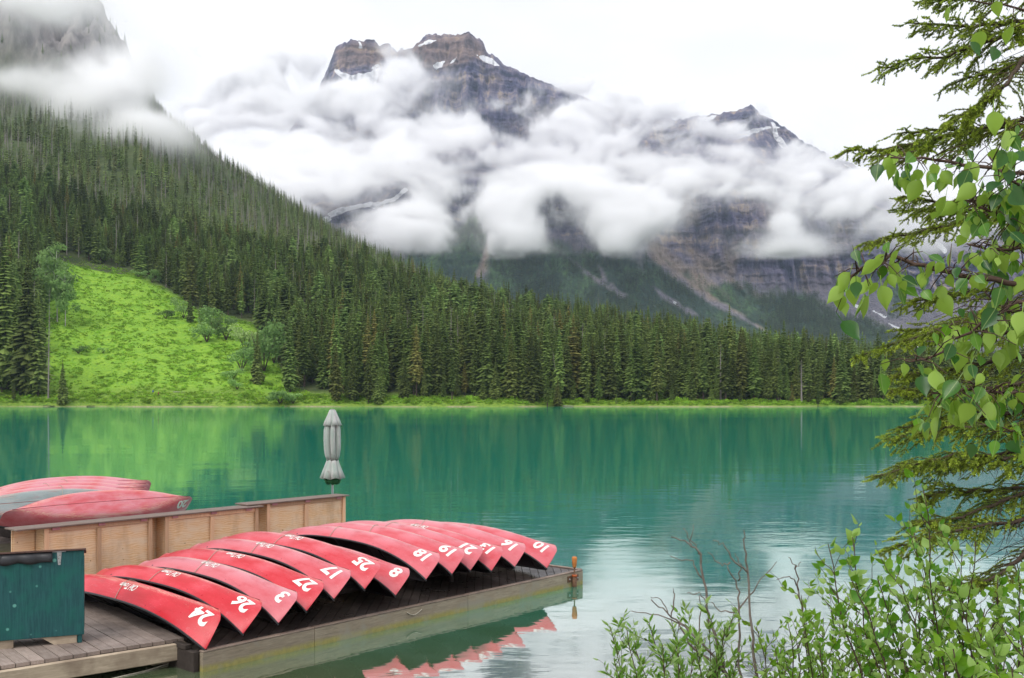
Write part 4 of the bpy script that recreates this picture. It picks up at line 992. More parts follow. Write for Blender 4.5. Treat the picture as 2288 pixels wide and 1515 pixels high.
def counter(name, x0, x1, bays, label, lid, off=0.0, hh=CH):
    ta, tb = t_at(x0), t_at(x1)
    e = empty(name, CO + U * ta + V * off, (0, 0, R(49.3))); tag(e, label, 'counter', 'plywood counters on the dock')
    L = tb - ta
    MB().box((lid[0] + (L + lid[1] - lid[0]) / 2, CDP / 2 - 0.03, hh + 0.02), (L + lid[1] - lid[0], CDP + 0.10, 0.03)).build('lid', M_LID, e, bevel=0.005)
    MB().box((L / 2, CDP - 0.02, hh / 2), (L - 0.02, 0.02, hh - 0.01)).build('back_panel', M_PLY, e)
    for (kind, p, q) in bays:
        a, b = t_at(p) - ta, t_at(q) - ta
        if kind == 'panel':
            for zc, nm in ((hh - 0.045, 'top_rail'), (0.045, 'bottom_rail')): MB().box(((a + b) / 2, 0.02, zc), (b - a - 0.01, 0.036, 0.085)).build(nm, M_STUD, e, bevel=0.003)
            for x in (a + 0.045, b - 0.045): MB().box((x, -0.002, hh / 2), (0.085, 0.034, hh - 0.004)).build('stud', M_STUD, e, bevel=0.003)
            MB().box(((a + b) / 2, 0.047, hh / 2), (b - a - 0.02, 0.014, hh - 0.03)).build('panel', M_PLY, e)
            for x in (a + 0.03, b - 0.03): MB().box((x, CDP / 2, hh / 2), (0.02, CDP - 0.10, hh - 0.02)).build('side_panel', M_PLY, e)
        elif kind == 'mid':
            MB().box(((a + b) / 2, -0.001, hh / 2), (b - a, 0.033, hh - 0.19)).build('stud', M_STUD, e, bevel=0.003)
        elif kind == 'tape':
            MB().box(((a + b) / 2, -0.028, hh - 0.02), (b - a, 0.012, 0.055)).build('lid_plate', M_PINK, e, bevel=0.002)
        elif kind == 'open':
            MB().box(((a + b) / 2, CDP - 0.05, hh / 2), (b - a - 0.05, 0.014, hh - 0.03)).build('recess_panel', M_PLY, e)
    return e
counter('plywood_counter', 45, 577, [('open', 47, 98), ('panel', 98, 340), ('mid', 217, 226), ('tape', 115, 133), ('tape', 219, 234), ('tape', 313, 327), ('open', 340, 368), ('panel', 368, 577), ('mid', 470, 478), ('tape', 384, 397), ('tape', 470, 483), ('tape', 548, 562)],
        'long two-bay plywood counter with a dark lid behind the canoes', (-0.1, 0.1))
counter('plywood_counter', 582, 781, [('open', 583, 605), ('panel', 605, 781), ('mid', 690, 698), ('tape', 616, 628), ('tape', 690, 701), ('tape', 760, 771)],
        'short plywood counter at the end of the row, next to the closed umbrella', (-0.28, 0.08), 0.16, CH + 0.04)

# ================================================================ closed umbrella
up = Vector(((743 - CX) / FPX * 27.0, 27.0, DZ)); sU = FPX / 27.0
um = empty('umbrella', up); tag(um, 'closed grey-green patio umbrella tied round the middle, behind the plywood counter', 'umbrella')
t = NT('umbrella_cloth'); n = t.noise(t.coord('Object'), 9, 5, 0.6); n3 = t.noise(t.coord('Object', (3, 3, 0.6)), 3.0, 4, 0.6)
c = t.mix(t.rng(n3, 0.42, 0.66), (0.34, 0.41, 0.37), (0.50, 0.485, 0.48)); c = t.mix(t.rng(n, 0.62, 0.75), c, (0.27, 0.25, 0.23)); t.bump(n, 0.1, 0.01); M_CANVAS = t.set(c, 0.85, 0.2)
M_INNER = plain('green_lining', (0.03, 0.12, 0.05), 0.8, 0.2, 0.3, 12)
def zz(y): return HC + (YH - y) / sU - DZ
def fold(prof, amp, lob, seed, name, mat, closed_top=False, ph=0.0):
    r_ = random.Random(seed); ns = 64; vs = []; fs = []
    am = [r_.uniform(0.6, 1.3) for _ in range(lob + 1)]
    for i, (z, rr) in enumerate(prof):
        for k in range(ns):
            w_ = 2 * math.pi * k / ns; q = abs(math.cos(w_ * lob / 2 + ph + 0.25 * math.sin(i * 0.7) + 0.5 * math.sin(w_ + seed)))
            rad = rr * (1 - amp[i] * am[int((w_ / 6.2832) * lob)] * (1 - q) ** 2.2)
            vs.append((rad * math.cos(w_), rad * math.sin(w_), z - (amp[i] * 0.10 * (1 - q) if i == len(prof) - 1 else 0)))
    for i in range(len(prof) - 1):
        for k in range(ns): fs.append((i * ns + k, i * ns + (k + 1) % ns, (i + 1) * ns + (k + 1) % ns, (i + 1) * ns + k))
    if closed_top: fs.append(tuple(range(ns)))
    o = MB().add(vs, fs).build(name, mat, um, True); o.modifiers.new('thick', 'SOLIDIFY').thickness = 0.008; return o
MB().tube([(0, 0, -0.02), (0, 0, zz(930))], 0.028, 10).build('pole', M_STEEL, um, True)
MB().tube([(0, 0, 0), (0, 0, 0.07)], [0.28, 0.26], 20).build('base', M_RUST, um, True)
fold([(zz(914), 0.045), (zz(917), 0.075), (zz(928), 0.13), (zz(940), 0.195), (zz(950), 0.24)], [0.05, 0.1, 0.22, 0.28, 0.32], 6, 1, 'top_cap', M_CANVAS, True)
fold([(zz(940), 0.15), (zz(950), 0.195), (zz(962), 0.222), (zz(985), 0.226), (zz(1003), 0.218), (zz(1018), 0.19), (zz(1028), 0.14)], [0.4, 0.55, 0.6, 0.6, 0.6, 0.5, 0.35], 6, 2, 'canopy', M_CANVAS, False, 0.4)
fold([(zz(1027), 0.142), (zz(1034), 0.17), (zz(1050), 0.245), (zz(1067), 0.33)], [0.3, 0.35, 0.4, 0.45], 7, 3, 'skirt', M_CANVAS, False, 0.2)
fold([(zz(1055), 0.10), (zz(1072), 0.22), (zz(1080), 0.17)], [0.2, 0.4, 0.4], 8, 5, 'lining', M_INNER, False, 0.7)
MB().tube([(0.146 * math.cos(k * 0.3927), 0.146 * math.sin(k * 0.3927), zz(1028) + 0.004 * math.sin(k)) for k in range(17)], 0.011, 6, False).build('tie_strap', M_DARK, um, True)

# something yellow beyond the end of the counter
yp = Vector(((786 - CX) / FPX * 27.6, 27.6, DZ - 0.02))
yk = empty('dry_bag', yp, (0, 0, 0.3)); tag(yk, 'small yellow rounded bag just showing past the end counter', 'bag')
M_YEL = plain('yellow_vinyl', (0.75, 0.50, 0.02), 0.45, 0.4, 0.12, 10)
MB().tube([(0, 0, 0), (0, 0, 0.04), (0, 0, 0.16), (0, 0, 0.23), (0, 0, 0.27)], [0.08, 0.11, 0.12, 0.09, 0.03], 14).build('body', M_YEL, yk, True)
MB().tube([(-0.06, 0, 0.25), (-0.02, 0, 0.30), (0.02, 0, 0.30), (0.06, 0, 0.25)], 0.012, 6).build('handle', M_RUBBER, yk, True)
# ================================================================ canoes
CL = 4.95; NT_, NV_ = 61, 18
def hull_pt(t, w, off=0.0):
    """upright canoe: t -1..1 stern..bow, w -1..1 across (0 = keel); returns (x, y, z)"""
    a = abs(t); s = abs(w)
    b = 0.455 * max(0.0, 1 - a ** 2.4) ** 0.80 + 0.004
    sheer = 0.385 + 0.285 * a ** 2.9; keel = 0.075 * a ** 3 + 0.13 * max(0.0, (a - 0.93) / 0.07) ** 2.2
    fl = 1 - 0.72 * a ** 2.2                                 # flat bottom amidships, sharp at the ends
    ph = s * math.pi / 2
    yy = (1 - fl) * s ** 1.15 + fl * math.sin(ph) ** 0.62
    zz_ = (1 - fl) * s ** 1.05 + fl * (1 - math.cos(ph) ** 0.9) ** 1.55
    hgt = zz_
    half = CL / 2 - 0.035 * (1 - min(1.0, hgt)) ** 2 - 0.03 * hgt   # rounded stem
    x = math.copysign(half * (a ** 0.97), t) if a > 0 else 0.0
    y = math.copysign(max(0.0, b * yy - off), w) if w else 0.0
    return x, y, keel + (sheer - keel) * zz_ + off * (1 - s)
ZT = 0.385 + 0.285
def flip(p): return (p[0], -p[1], ZT - p[2])                  # keel up, tips on the ground
def ts(i): q = -1 + 2 * i / (NT_ - 1); return math.copysign(1 - (1 - abs(q)) ** 1.6, q)
def hull_mesh(off):
    vs = [flip(hull_pt(ts(i), -1 + 2 * j / (2 * NV_), off)) for i in range(NT_) for j in range(2 * NV_ + 1)]
    return mesh_np('hull', vs, grid_faces(NT_, 2 * NV_ + 1), True)
HULL = hull_mesh(0.0); INNER = hull_mesh(0.012)
def gun(side):
    m = MB(); m.tube([tuple(np.array(flip(hull_pt(ts(i), side))) + np.array((0, 0, -0.006))) for i in range(NT_)], 0.017, 6); return m.mesh('gunwale')
GUN = [gun(-1), gun(1)]
def plate(end):
    m = MB(); vs = []
    for i in range(9):
        t_ = end * (1 - 0.2 * i / 8)
        for s in (-1, 1):
            p = flip(hull_pt(t_, s)); vs.append((p[0], p[1] * 0.97, p[2] + 0.004))
    m.add(vs, [(2 * i, 2 * i + 1, 2 * i + 3, 2 * i + 2) for i in range(8)]); return m.mesh('end_plate')
PLATE = [plate(1), plate(-1)]
def cross(t_, w_, dz):
    p = hull_pt(t_, 1); m = MB(); m.box((p[0], 0, ZT - p[2] + dz), (w_, 2 * p[1] - 0.03, 0.02)); return m.mesh('crossbar')
SEATS = [cross(0.38, 0.24, 0.05), cross(-0.45, 0.24, 0.05)]; YOKE = cross(0.0, 0.06, 0.01)
KEEL = MB().tube([tuple(np.array(flip(hull_pt(-0.93 + 1.86 * i / 30, 0))) + np.array((0, 0, 0.0))) for i in range(31)], 0.006, 5).mesh('keel_line')
def rope_mesh(t0, t1):
    return MB().tube([tuple(np.array(flip(hull_pt(t0 + (t1 - t0) * (j + 13) / 26, max(-1, min(1, j / 13))))) * np.array((1, 1.02, 1)) + np.array((0, 0, 0.010))) for j in range(-13, 14)], 0.0052, 5).mesh('rope')
ROPES = [rope_mesh(-0.02, 0.10), rope_mesh(0.16, 0.02), rope_mesh(0.05, 0.09), rope_mesh(-0.16, -0.05)]

def canoe_mat(name, c_a, c_b, fade_sheen):
    t = NT(name); r = t.rand()
    st = t.noise(t.coord('Object', (0.35, 3, 3)), 5.0, 6, 0.68, 0.3); bl = t.noise(t.coord('Object', (0.6, 1.5, 1.5)), 2.4, 4, 0.6); fn = t.noise(t.coord('Object', (0.15, 9, 9)), 9.0, 4, 0.7)
    sep = t.new('ShaderNodeSeparateXYZ'); t.wire(t.coord('Object'), sep.inputs[0])
    up = t.rng(sep.outputs['Z'], 0.36, 0.62)                                         # towards the bottom: dragging scuffs, plus pale sky sheen put into the colour
    c = t.mix(t.rng(bl, 0.35, 0.68), c_a, c_b)
    oc = t.new('ShaderNodeObjectInfo').outputs['Color']; fd = t.new('ShaderNodeSeparateColor'); t.l.new(oc, fd.inputs[0]); fd = fd.outputs[0]
    sh = t.math('ADD', bl, t.math('MULTIPLY', t.math('SUBTRACT', fd, 0.5), 0.55))
    c = t.mix(t.math('MULTIPLY', t.rng(sh, 0.35, 0.75), t.math('ADD', t.math('MULTIPLY', up, 0.55), t.math('MULTIPLY', fd, 0.55))), c, fade_sheen)
    c = t.mix(t.math('MULTIPLY', t.rng(fn, 0.60, 0.72), t.rng(up, 0.2, 1, 0.0, 0.75)), c, (0.62, 0.47, 0.30))
    c = t.mix(t.math('MULTIPLY', t.rng(st, 0.62, 0.8), 0.5), c, t.mix(0.5, fade_sheen, (0.5, 0.3, 0.3)))
    scr = t.noise(t.coord('Object', (0.12, 5, 5), (0, 0.06, 0.09)), 22.0, 3, 0.75); c = t.mix(t.math('MULTIPLY', t.rng(scr, 0.62, 0.68), t.rng(bl, 0.4, 0.6, 0.04, 0.32)), c, (0.78, 0.52, 0.46))
    dk = t.noise(t.coord('Object', (0.5, 2, 2), (0, 0, 0), (3, 1, 7)), 3.0, 5, 0.65); c = t.mix(t.rng(dk, 0.55, 0.75, 0, 0.4), c, (0.33, 0.02, 0.03))
    zb = t.math('ADD', sep.outputs['Z'], t.math('MULTIPLY', t.math('SUBTRACT', bl, 0.5), 0.10))
    bil = t.math('MULTIPLY', t.rng(zb, 0.555, 0.60), t.rng(zb, 0.66, 0.61))
    c = t.mix(t.math('MULTIPLY', bil, t.rng(fn, 0.44, 0.62, 0, 0.75)), c, (0.72, 0.46, 0.34))
    t.bump(t.math('ADD', st, fn), 0.12, 0.004)
    return t.set(c, t.rng(st, 0.3, 0.7, 0.26, 0.42), 0.5)
M_RED = canoe_mat('red_hull', (0.52, 0.006, 0.016), (0.64, 0.014, 0.034), (0.60, 0.235, 0.275))
M_GREY = canoe_mat('grey_hull', (0.17, 0.225, 0.225), (0.21, 0.27, 0.27), (0.28, 0.33, 0.33))
M_BLACK = plain('black_trim', (0.018, 0.018, 0.021), 0.45, 0.4, 0.2, 12)
M_INSIDE = plain('hull_inside', (0.028, 0.024, 0.026), 0.7, 0.3, 0.25, 6)
t = NT('white_vinyl'); n = t.noise(t.coord('Object'), 26, 5, 0.7); M_VINYL = t.set(t.mix(t.rng(n, 0.60, 0.78), (0.82, 0.80, 0.76), (0.55, 0.25, 0.25)), 0.5, 0.3)
M_KEEL = plain('keel_crease', (0.20, 0.012, 0.02), 0.6, 0.3, 0.2, 10)

def text_tris(body, size, bold, shear):
    cu = bpy.data.curves.new('lettering', 'FONT'); cu.body = body; cu.size = size; cu.offset = bold; cu.shear = shear; cu.resolution_u = 3; cu.space_character = 0.92
    o = bpy.data.objects.new('lettering', cu); COL.objects.link(o)
    dg = bpy.context.evaluated_depsgraph_get(); me = o.evaluated_get(dg).to_mesh()
    bm = bmesh.new(); bm.from_mesh(me); o.evaluated_get(dg).to_mesh_clear()
    bmesh.ops.triangulate(bm, faces=bm.faces)
    for _ in range(1): bmesh.ops.subdivide_edges(bm, edges=[e for e in bm.edges if e.calc_length() > size * 0.12], cuts=2, use_grid_fill=True)
    bmesh.ops.triangulate(bm, faces=bm.faces)
    bm.verts.index_update(); bm.verts.ensure_lookup_table()
    V_ = [(v.co.x, v.co.y) for v in bm.verts]; F_ = [tuple(v.index for v in f.verts) for f in bm.faces]; bm.free()
    bpy.data.objects.remove(o); bpy.data.curves.remove(cu); return V_, F_
def on_side(tv, x_start, w_base, per_m):
    """wrap lettering on the upright canoe's y>0 side, reading away from the bow"""
    out = []
    for (a, b) in tv:
        x = x_start - a; w_ = w_base + b * per_m
        lo, hi = -1.0, 1.0
        for _ in range(34):                                    # the station whose hull point has this x
            m = (lo + hi) / 2
            if hull_pt(m, w_)[0] < x: lo = m
            else: hi = m
        p = np.array(hull_pt((lo + hi) / 2, w_)); q = np.array(hull_pt((lo + hi) / 2, w_ - 0.04)); r_ = np.array(hull_pt((lo + hi) / 2 - 0.01, w_))
        nn = np.cross(q - p, r_ - p); nn /= np.linalg.norm(nn) + 1e-12
        if nn[1] < 0: nn = -nn
        out.append(flip(p + nn * 0.005))
    return out
LOGO_V, LOGO_F = text_tris('Old Town', 0.125, 0.002, 0.25)
LOGO = mesh_np('lettering', on_side(LOGO_V, 0.62, 0.60, 2.2), np.array(LOGO_F)); LOGO.materials.append(M_VINYL)

def canoe(loc, rz, roll, number, label, mat, rope=0, logo=True, pitch=0.0, group='canoes lying keel up in a row on the dock', inner=True, fade_sheen=0.5):
    e = empty('canoe', loc, (-R(roll), pitch, R(rz))); tag(e, label, 'canoe', group)
    h = bpy.data.objects.new('hull', HULL.copy()); h.data.materials.append(mat); h.color = (fade_sheen, 0, 0, 1); link(h, e)
    link(bpy.data.objects.new('keel_line', KEEL), e)
    if inner:
        link(bpy.data.objects.new('inside', INNER), e)
        for m in SEATS: link(bpy.data.objects.new('seat', m), e)
        link(bpy.data.objects.new('yoke', YOKE), e)
    for m in GUN: link(bpy.data.objects.new('gunwale', m), e)
    for m in PLATE: link(bpy.data.objects.new('end_plate', m), e)
    if rope is not None: link(bpy.data.objects.new('rope', ROPES[rope % 4]), e)
    if number:
        tv, tf = text_tris(number, 0.36, 0.011, 0.12)
        m = mesh_np('number', on_side(tv, CL / 2 - 0.17, 0.30, 1.75), np.array(tf)); m.materials.append(M_VINYL); link(bpy.data.objects.new('number', m), e)
    if logo: link(bpy.data.objects.new('lettering', LOGO), e)
    return e
for m, mt in [(INNER, M_INSIDE), (GUN[0], M_BLACK), (GUN[1], M_BLACK), (PLATE[0], M_BLACK), (PLATE[1], M_BLACK), (SEATS[0], M_BLACK), (SEATS[1], M_BLACK), (YOKE, M_BLACK), (KEEL, M_KEEL)] + [(q, M_ROPE) for q in ROPES]: m.materials.append(mt)

ROW = [('24', 462, 1455, 32, 'red canoe numbered 24, nearest the green box with its bow overhanging the dock edge'), ('26', 545, 1418, 46, 'red canoe numbered 26, leaning on the nearest one'), ('3', 624, 1394, 48, 'faded red canoe numbered 3, third along from the green box'),
       ('27', 687, 1367, 48, 'red canoe numbered 27, fourth along from the green box'), ('17', 748, 1340, 48, 'red canoe numbered 17, between canoes 27 and 25'), ('25', 817, 1318, 48, 'red canoe numbered 25 with a bright scuffed keel'), ('8', 886, 1332, 48, 'red canoe numbered 8, its bow pushed out farther than its neighbours'),
       ('18', 954, 1296, 48, 'red canoe numbered 18, in the middle of the row past canoe 8'), ('19', 1012, 1284, 48, 'red canoe numbered 19, fifth from the far end of the row'), ('21', 1053, 1276, 49, 'red canoe numbered 21 with its number partly hidden'), ('13', 1100, 1277, 48, 'red canoe numbered 13, third from the far end of the row'), ('16', 1152, 1268, 48, 'red canoe numbered 16, last but one before the dock end'), ('10', 1224, 1271, 46, 'red canoe numbered 10, farthest along and nearest the dock corner')]
rc = random.Random(8);
for i, (num, x, y, roll, lab) in enumerate(ROW):
    k = (x - CX) / FPX; vv = -0.10 + 0.05 * math.sin(i * 2.3)      # bows lined up along the dock edge
    b0 = A0 + V * vv; uu = (k * b0.y - b0.x) / (U.x - k * U.y)
    bow = b0 + U * uu; bow.z = max(DZ + 0.03, HC - (y - YH) * bow.y / FPX)
    rz = -40.7 + rc.uniform(-1.2, 1.2)
    d = Vector((math.cos(R(rz)), math.sin(R(rz)), 0))
    canoe(bow - d * (CL / 2), rz, roll, num, lab, M_RED, i, num in ('24', '26', '3', '27', '17', '25', '13'), fade_sheen=(0.12, 0.3, 0.95, 0.45, 0.8, 0.6, 0.75, 0.85, 0.8, 0.9, 0.7, 0.95, 0.8)[i])
# the low timber rack they lie on
rack = empty('canoe_rack', A0 + Vector((0, 0, DZ)), (0, 0, R(49.3))); tag(rack, 'low dark timber rack under the row of red canoes', 'rack')
for v_ in (1.15, 3.7):
    MB().box((4.6, v_, 0.22), (7.6, 0.09, 0.09)).build('rail', M_DARK, rack, bevel=0.006)
    for k in range(5): MB().box((1.0 + 1.8 * k, v_, 0.087), (0.09, 0.088, 0.172)).build('post', M_DARK, rack)
# the stack on the rear dock
REARL = ['red canoe numbered 20 on its side behind the plywood counter', 'grey-green canoe lying behind the canoe numbered 20', 'red canoe with a rope loop directly behind the grey-green one', 'red canoe in the rear stack, second behind the grey-green one', 'red canoe in the rear stack, third behind the grey-green one', 'farthest red canoe of the rear stack against the water']
for i, lab in enumerate(REARL):
    rz = 49.3 - 4 + i * 0.4
    d = Vector((math.cos(R(rz)), math.sin(R(rz)), 0)); nrm = Vector((-d.y, d.x, 0))
    bow = Vector(((418 - CX) / FPX * 28.3, 28.3, DZ + 0.58)) + nrm * (0.50 * i + (0.25 if i else 0)) - d * (1.35 * (i > 0) - 0.33 * i)
    bow.z += 0.03 * i
    canoe(bow - d * (CL / 2), rz, -(50 - 3 * i), '20' if i == 0 else None, lab, M_GREY if i == 1 else M_RED, None if i == 0 else i, False, 0.0, 'canoes stacked on the rear dock', True, (0.7, 0.5, 0.9, 0.8, 0.9, 0.85)[i])
# ================================================================ the near bank
xs_ = np.linspace(-9, 16, 60); ys_ = np.linspace(-6, 11, 44); bx_, by_ = np.meshgrid(xs_, ys_)
edge = 7.6 + 0.9 * np.sin(bx_ * 0.5) + 0.10 * bx_
bz_ = np.where(by_ < edge, 2.35 * np.clip((edge - by_) / 6.5, 0, 1) ** 0.8, -0.35 * np.clip(by_ - edge, 0, 1.5)) + (fbm(bx_ / 1.2, by_ / 1.2, 0.0, 4) - 0.5) * 0.3
me = mesh_np('bank', np.stack([bx_, by_, bz_], -1).reshape(-1, 3), grid_faces(44, 60), True)
t = NT('bank_soil'); n = t.noise(t.pos(), 2.0, 6, 0.65); t.bump(n, 0.5, 0.05)
bank = obj('bank', me, t.set(t.ramp(n, [(0.3, (0.05, 0.04, 0.03)), (0.5, (0.09, 0.075, 0.05)), (0.65, (0.07, 0.11, 0.03))]), 0.95, 0.1)); tag(bank, kind='structure')
def bank_z(x, y):
    i = int(np.clip(np.searchsorted(ys_, y), 0, 43)); j = int(np.clip(np.searchsorted(xs_, x), 0, 59)); return float(bz_[i, j])

def leaf_mat(name, top, top2, under, rough=0.35, trans=0.35, rib=False):
    t = NT(name); r = t.rand(); n = t.noise(t.coord('Object'), 30, 3, 0.6)
    c = t.mix(t.rng(r, 0.1, 0.9), top, top2); c = t.mix(t.rng(n, 0.4, 0.7), c, t.mix(1.0, c, (0.75, 0.8, 0.7), 'MULTIPLY'))
    sx = t.new('ShaderNodeSeparateXYZ'); t.wire(t.coord('Object'), sx.inputs[0])
    if rib: c = t.mix(t.rng(t.math('ABSOLUTE', sx.outputs['X']), 0.0006, 0.0014, 0.7, 0), c, (0.34, 0.46, 0.14))
    bf = t.new('ShaderNodeNewGeometry').outputs['Backfacing']; c = t.mix(bf, c, under)
    t.set(c, rough, 0.45)
    tr = t.new('ShaderNodeBsdfTranslucent'); t.wire(t.mix(0.5, c, (0.30, 0.52, 0.03)), tr.inputs['Color'])
    mx = t.new('ShaderNodeMixShader'); mx.inputs[0].default_value = trans
    t.l.new(t.b.outputs[0], mx.inputs[1]); t.l.new(tr.outputs[0], mx.inputs[2]); t.l.new(mx.outputs[0], t.o.inputs['Surface']); return t.m
M_POPLAR = leaf_mat('poplar_leaf', (0.015, 0.10, 0.018), (0.16, 0.38, 0.025), (0.34, 0.52, 0.085), 0.30, 0.36, True)
M_SHRUB = leaf_mat('shrub_leaf', (0.10, 0.30, 0.02), (0.36, 0.58, 0.05), (0.32, 0.50, 0.12), 0.4, 0.45)
M_WILLOW = leaf_mat('willow_leaf', (0.08, 0.24, 0.025), (0.24, 0.44, 0.06), (0.32, 0.48, 0.16), 0.4, 0.42)
M_TWIG = plain('brown_twig', (0.085, 0.055, 0.042), 0.85, 0.2, 0.3, 40)
M_DEADTWIG = plain('grey_twig', (0.20, 0.165, 0.145), 0.9, 0.15, 0.3, 40)
M_SPRBARK = plain('spruce_bark', (0.075, 0.055, 0.042), 0.9, 0.15, 0.4, 30)

def leaf_mesh(name, L, W, seed, mat, tip=0.2, petiole=0.3):
    """blade along -z hanging from its stalk at the origin, folded along the midrib, curled at the tip"""
    r_ = random.Random(seed); n = 9; vs = []; fs = []
    cu = r_.uniform(0.2, 1.1); fo = r_.uniform(0.15, 0.7); pl = L * petiole
    for i in range(n + 1):
        u = i / n; w_ = W * 0.5 * (math.sin(math.pi * u ** 0.66) ** 0.9 * (1 - (0.35 + tip) * u ** 3) if 0 < u < 1 else 0.0)
        z = -pl - L * u * (1 - 0.12 * cu * u); y = cu * L * 0.35 * u * u
        for s in (-1, 0, 1): vs.append((s * w_, y + abs(s) * fo * w_ + 0.03 * W * math.sin(5 * u + s), z))
    for i in range(n):
        for s in range(2): fs.append((i * 3 + s, i * 3 + s + 1, (i + 1) * 3 + s + 1, (i + 1) * 3 + s))
    k = len(vs); p = W * 0.018 + 0.0004
    vs += [(-p, 0, 0), (p, 0, 0), (p, 0, -pl - L * 0.05), (-p, 0, -pl - L * 0.05)]; fs.append((k, k + 1, k + 2, k + 3))
    m = MB().add(vs, fs).mesh(name); m.materials.append(mat); m.polygons.foreach_set('use_smooth', np.full(len(m.polygons), True, bool)); return m

def wander(p, q, n, jit, r_, sag=0.0):
    """twisting line from p to q"""
    p, q = Vector(p), Vector(q); out = []; L = (q - p).length; o = Vector((0, 0, 0))
    for i in range(n + 1):
        u = i / n; o = o * 0.7 + Vector((r_.gauss(0, 1), r_.gauss(0, 1), r_.gauss(0, 1))) * jit * L
        f = math.sin(math.pi * u); out.append(p.lerp(q, u) + o * f + Vector((0, 0, -sag * L * f)))
    return out
def along(pts, u):
    f = u * (len(pts) - 1); i = min(int(f), len(pts) - 2); return pts[i].lerp(pts[i + 1], f - i), (pts[i + 1] - pts[i]).normalized()

# ---------------------------------------------------------------- poplar overhead
r4 = random.Random(21)
PD = 3.6
POP = [leaf_mesh('poplar_leaf', 0.058 + 0.008 * k, 0.037 + 0.005 * k, 30 + k, M_POPLAR, 0.4, 0.35) for k in range(5)]
poplar = empty('poplar_tree', (2.75, PD + 0.2, bank_z(2.75, PD))); tag(poplar, 'poplar with broad glossy hanging leaves reaching in from the edge of the view', 'tree')
PO = poplar.location.copy()
def loc_(p): return tuple(Vector(p) - PO)
top = pix(2560, 120, PD + 0.2)
MB().tube([loc_((PO.x, PO.y, PO.z - 0.2)), loc_(pix(2520, 1000, PD + 0.2)), loc_(pix(2545, 500, PD + 0.2)), loc_(top)], [0.05, 0.045, 0.035, 0.02], 9).build('trunk', M_TWIG, poplar, True)
PBR = [([(2540, 560), (2420, 470), (2320, 395), (2180, 372), (2060, 352), (1990, 352)], 0.3, 30, 0.011), ([(2530, 700), (2400, 650), (2288, 632), (2150, 618), (2060, 592), (1990, 572), (1930, 600), (1885, 632)], 0.0, 34, 0.012),
       ([(2530, 620), (2400, 560), (2290, 505), (2200, 470), (2140, 440)], 0.2, 28, 0.009), ([(2520, 760), (2400, 720), (2270, 672), (2190, 725), (2075, 802), (2020, 805)], -0.1, 16, 0.008),
       ([(2520, 900), (2400, 885), (2250, 880), (2150, 868), (2080, 880)], -0.15, 30, 0.008), ([(2540, 460), (2440, 380), (2340, 300), (2280, 260)], -0.3, 12, 0.008), ([(2530, 800), (2420, 760), (2300, 740), (2190, 745), (2120, 730)], 0.25, 30, 0.009),
       ([(2540, 520), (2430, 520), (2330, 540), (2230, 560), (2160, 545)], 0.1, 30, 0.009), ([(2520, 1040), (2400, 1010), (2290, 975), (2240, 955)], -0.2, 10, 0.007), ([(2530, 660), (2420, 640), (2330, 690), (2260, 700), (2200, 650)], 0.35, 24, 0.008), ([(2545, 420), (2440, 420), (2330, 440), (2250, 400), (2210, 350)], 0.0, 24, 0.008),
       ([(2540, 200), (2400, 90), (2280, 20), (2130, -10)], 0.2, 5, 0.007)]
nleaf = 0; nleaf_o = 0; REST = []
for pts_px, dd, nl, rad in PBR:
    P = [pix(x, y, PD + dd + 0.06 * math.sin(i * 1.7)) for i, (x, y) in enumerate(pts_px)]
    F_ = []
    for i in range(len(P) - 1):
        for k in range(4): F_.append(P[i].lerp(P[i + 1], k / 4) + Vector((r4.gauss(0, 0.004), r4.gauss(0, 0.006), r4.gauss(0, 0.004))))
    F_.append(P[-1]); n_ = len(F_)
    br = MB().tube([loc_(p) for p in F_], [rad * (1 - 0.8 * i / (n_ - 1)) + 0.001 for i in range(n_)], 7).build('branch', M_TWIG, poplar, True)
    tw = MB()
    nl = int(nl * 1.8)
    for k in range(nl):
        u = 1.0 - 0.60 * ((k + r4.random()) / nl) ** 0.9
        p, d = along(F_, u)
        off = Vector((r4.gauss(0, 0.035), r4.gauss(0, 0.10), r4.gauss(-0.005, 0.04)))
        if k > 2 and off.length > 0.03: tw.tube([loc_(p), loc_(p + off * 0.5 + Vector((0, 0, 0.012))), loc_(p + off)], [0.0026, 0.002, 0.0012], 5)
        kk = r4.randrange(5); eu = Euler((r4.gauss(0.12, 0.32), r4.gauss(0, 0.38), r4.uniform(-1.1, 1.1) + (math.pi if r4.random() < 0.45 else 0)), 'XYZ')
        s = r4.uniform(0.62, 1.2); nleaf += 1
        if k % 3 < 2 and nleaf_o < 300:
            lf = bpy.data.objects.new('leaf', POP[kk]); link(lf, poplar); lf.location = loc_(p + off); lf.rotation_euler = eu; lf.scale = (s, s, s); nleaf_o += 1
        else:
            REST.append((kk, eu.to_matrix(), s, loc_(p + off)))
    if tw.v: tw.build('twig', M_TWIG, poplar, True)

def arr_of(m):
    v = np.zeros(len(m.vertices) * 3); m.vertices.foreach_get('co', v); return v.reshape(-1, 3), [tuple(p.vertices) for p in m.polygons]
VV, FF, n = [], [], 0
for kk, mt, s, lc in REST:
    v, f = arr_of(POP[kk]); VV.append((v * s) @ np.array(mt).T + np.array(lc)); FF += [tuple(j + n for j in q) for q in f]; n += len(v)
m = bpy.data.meshes.new('foliage'); m.from_pydata(np.concatenate(VV).tolist(), [], FF); m.materials.append(M_POPLAR); m.polygons.foreach_set('use_smooth', np.full(len(FF), True, bool))
o = bpy.data.objects.new('foliage', m); link(o, poplar); o['kind'] = 'stuff'
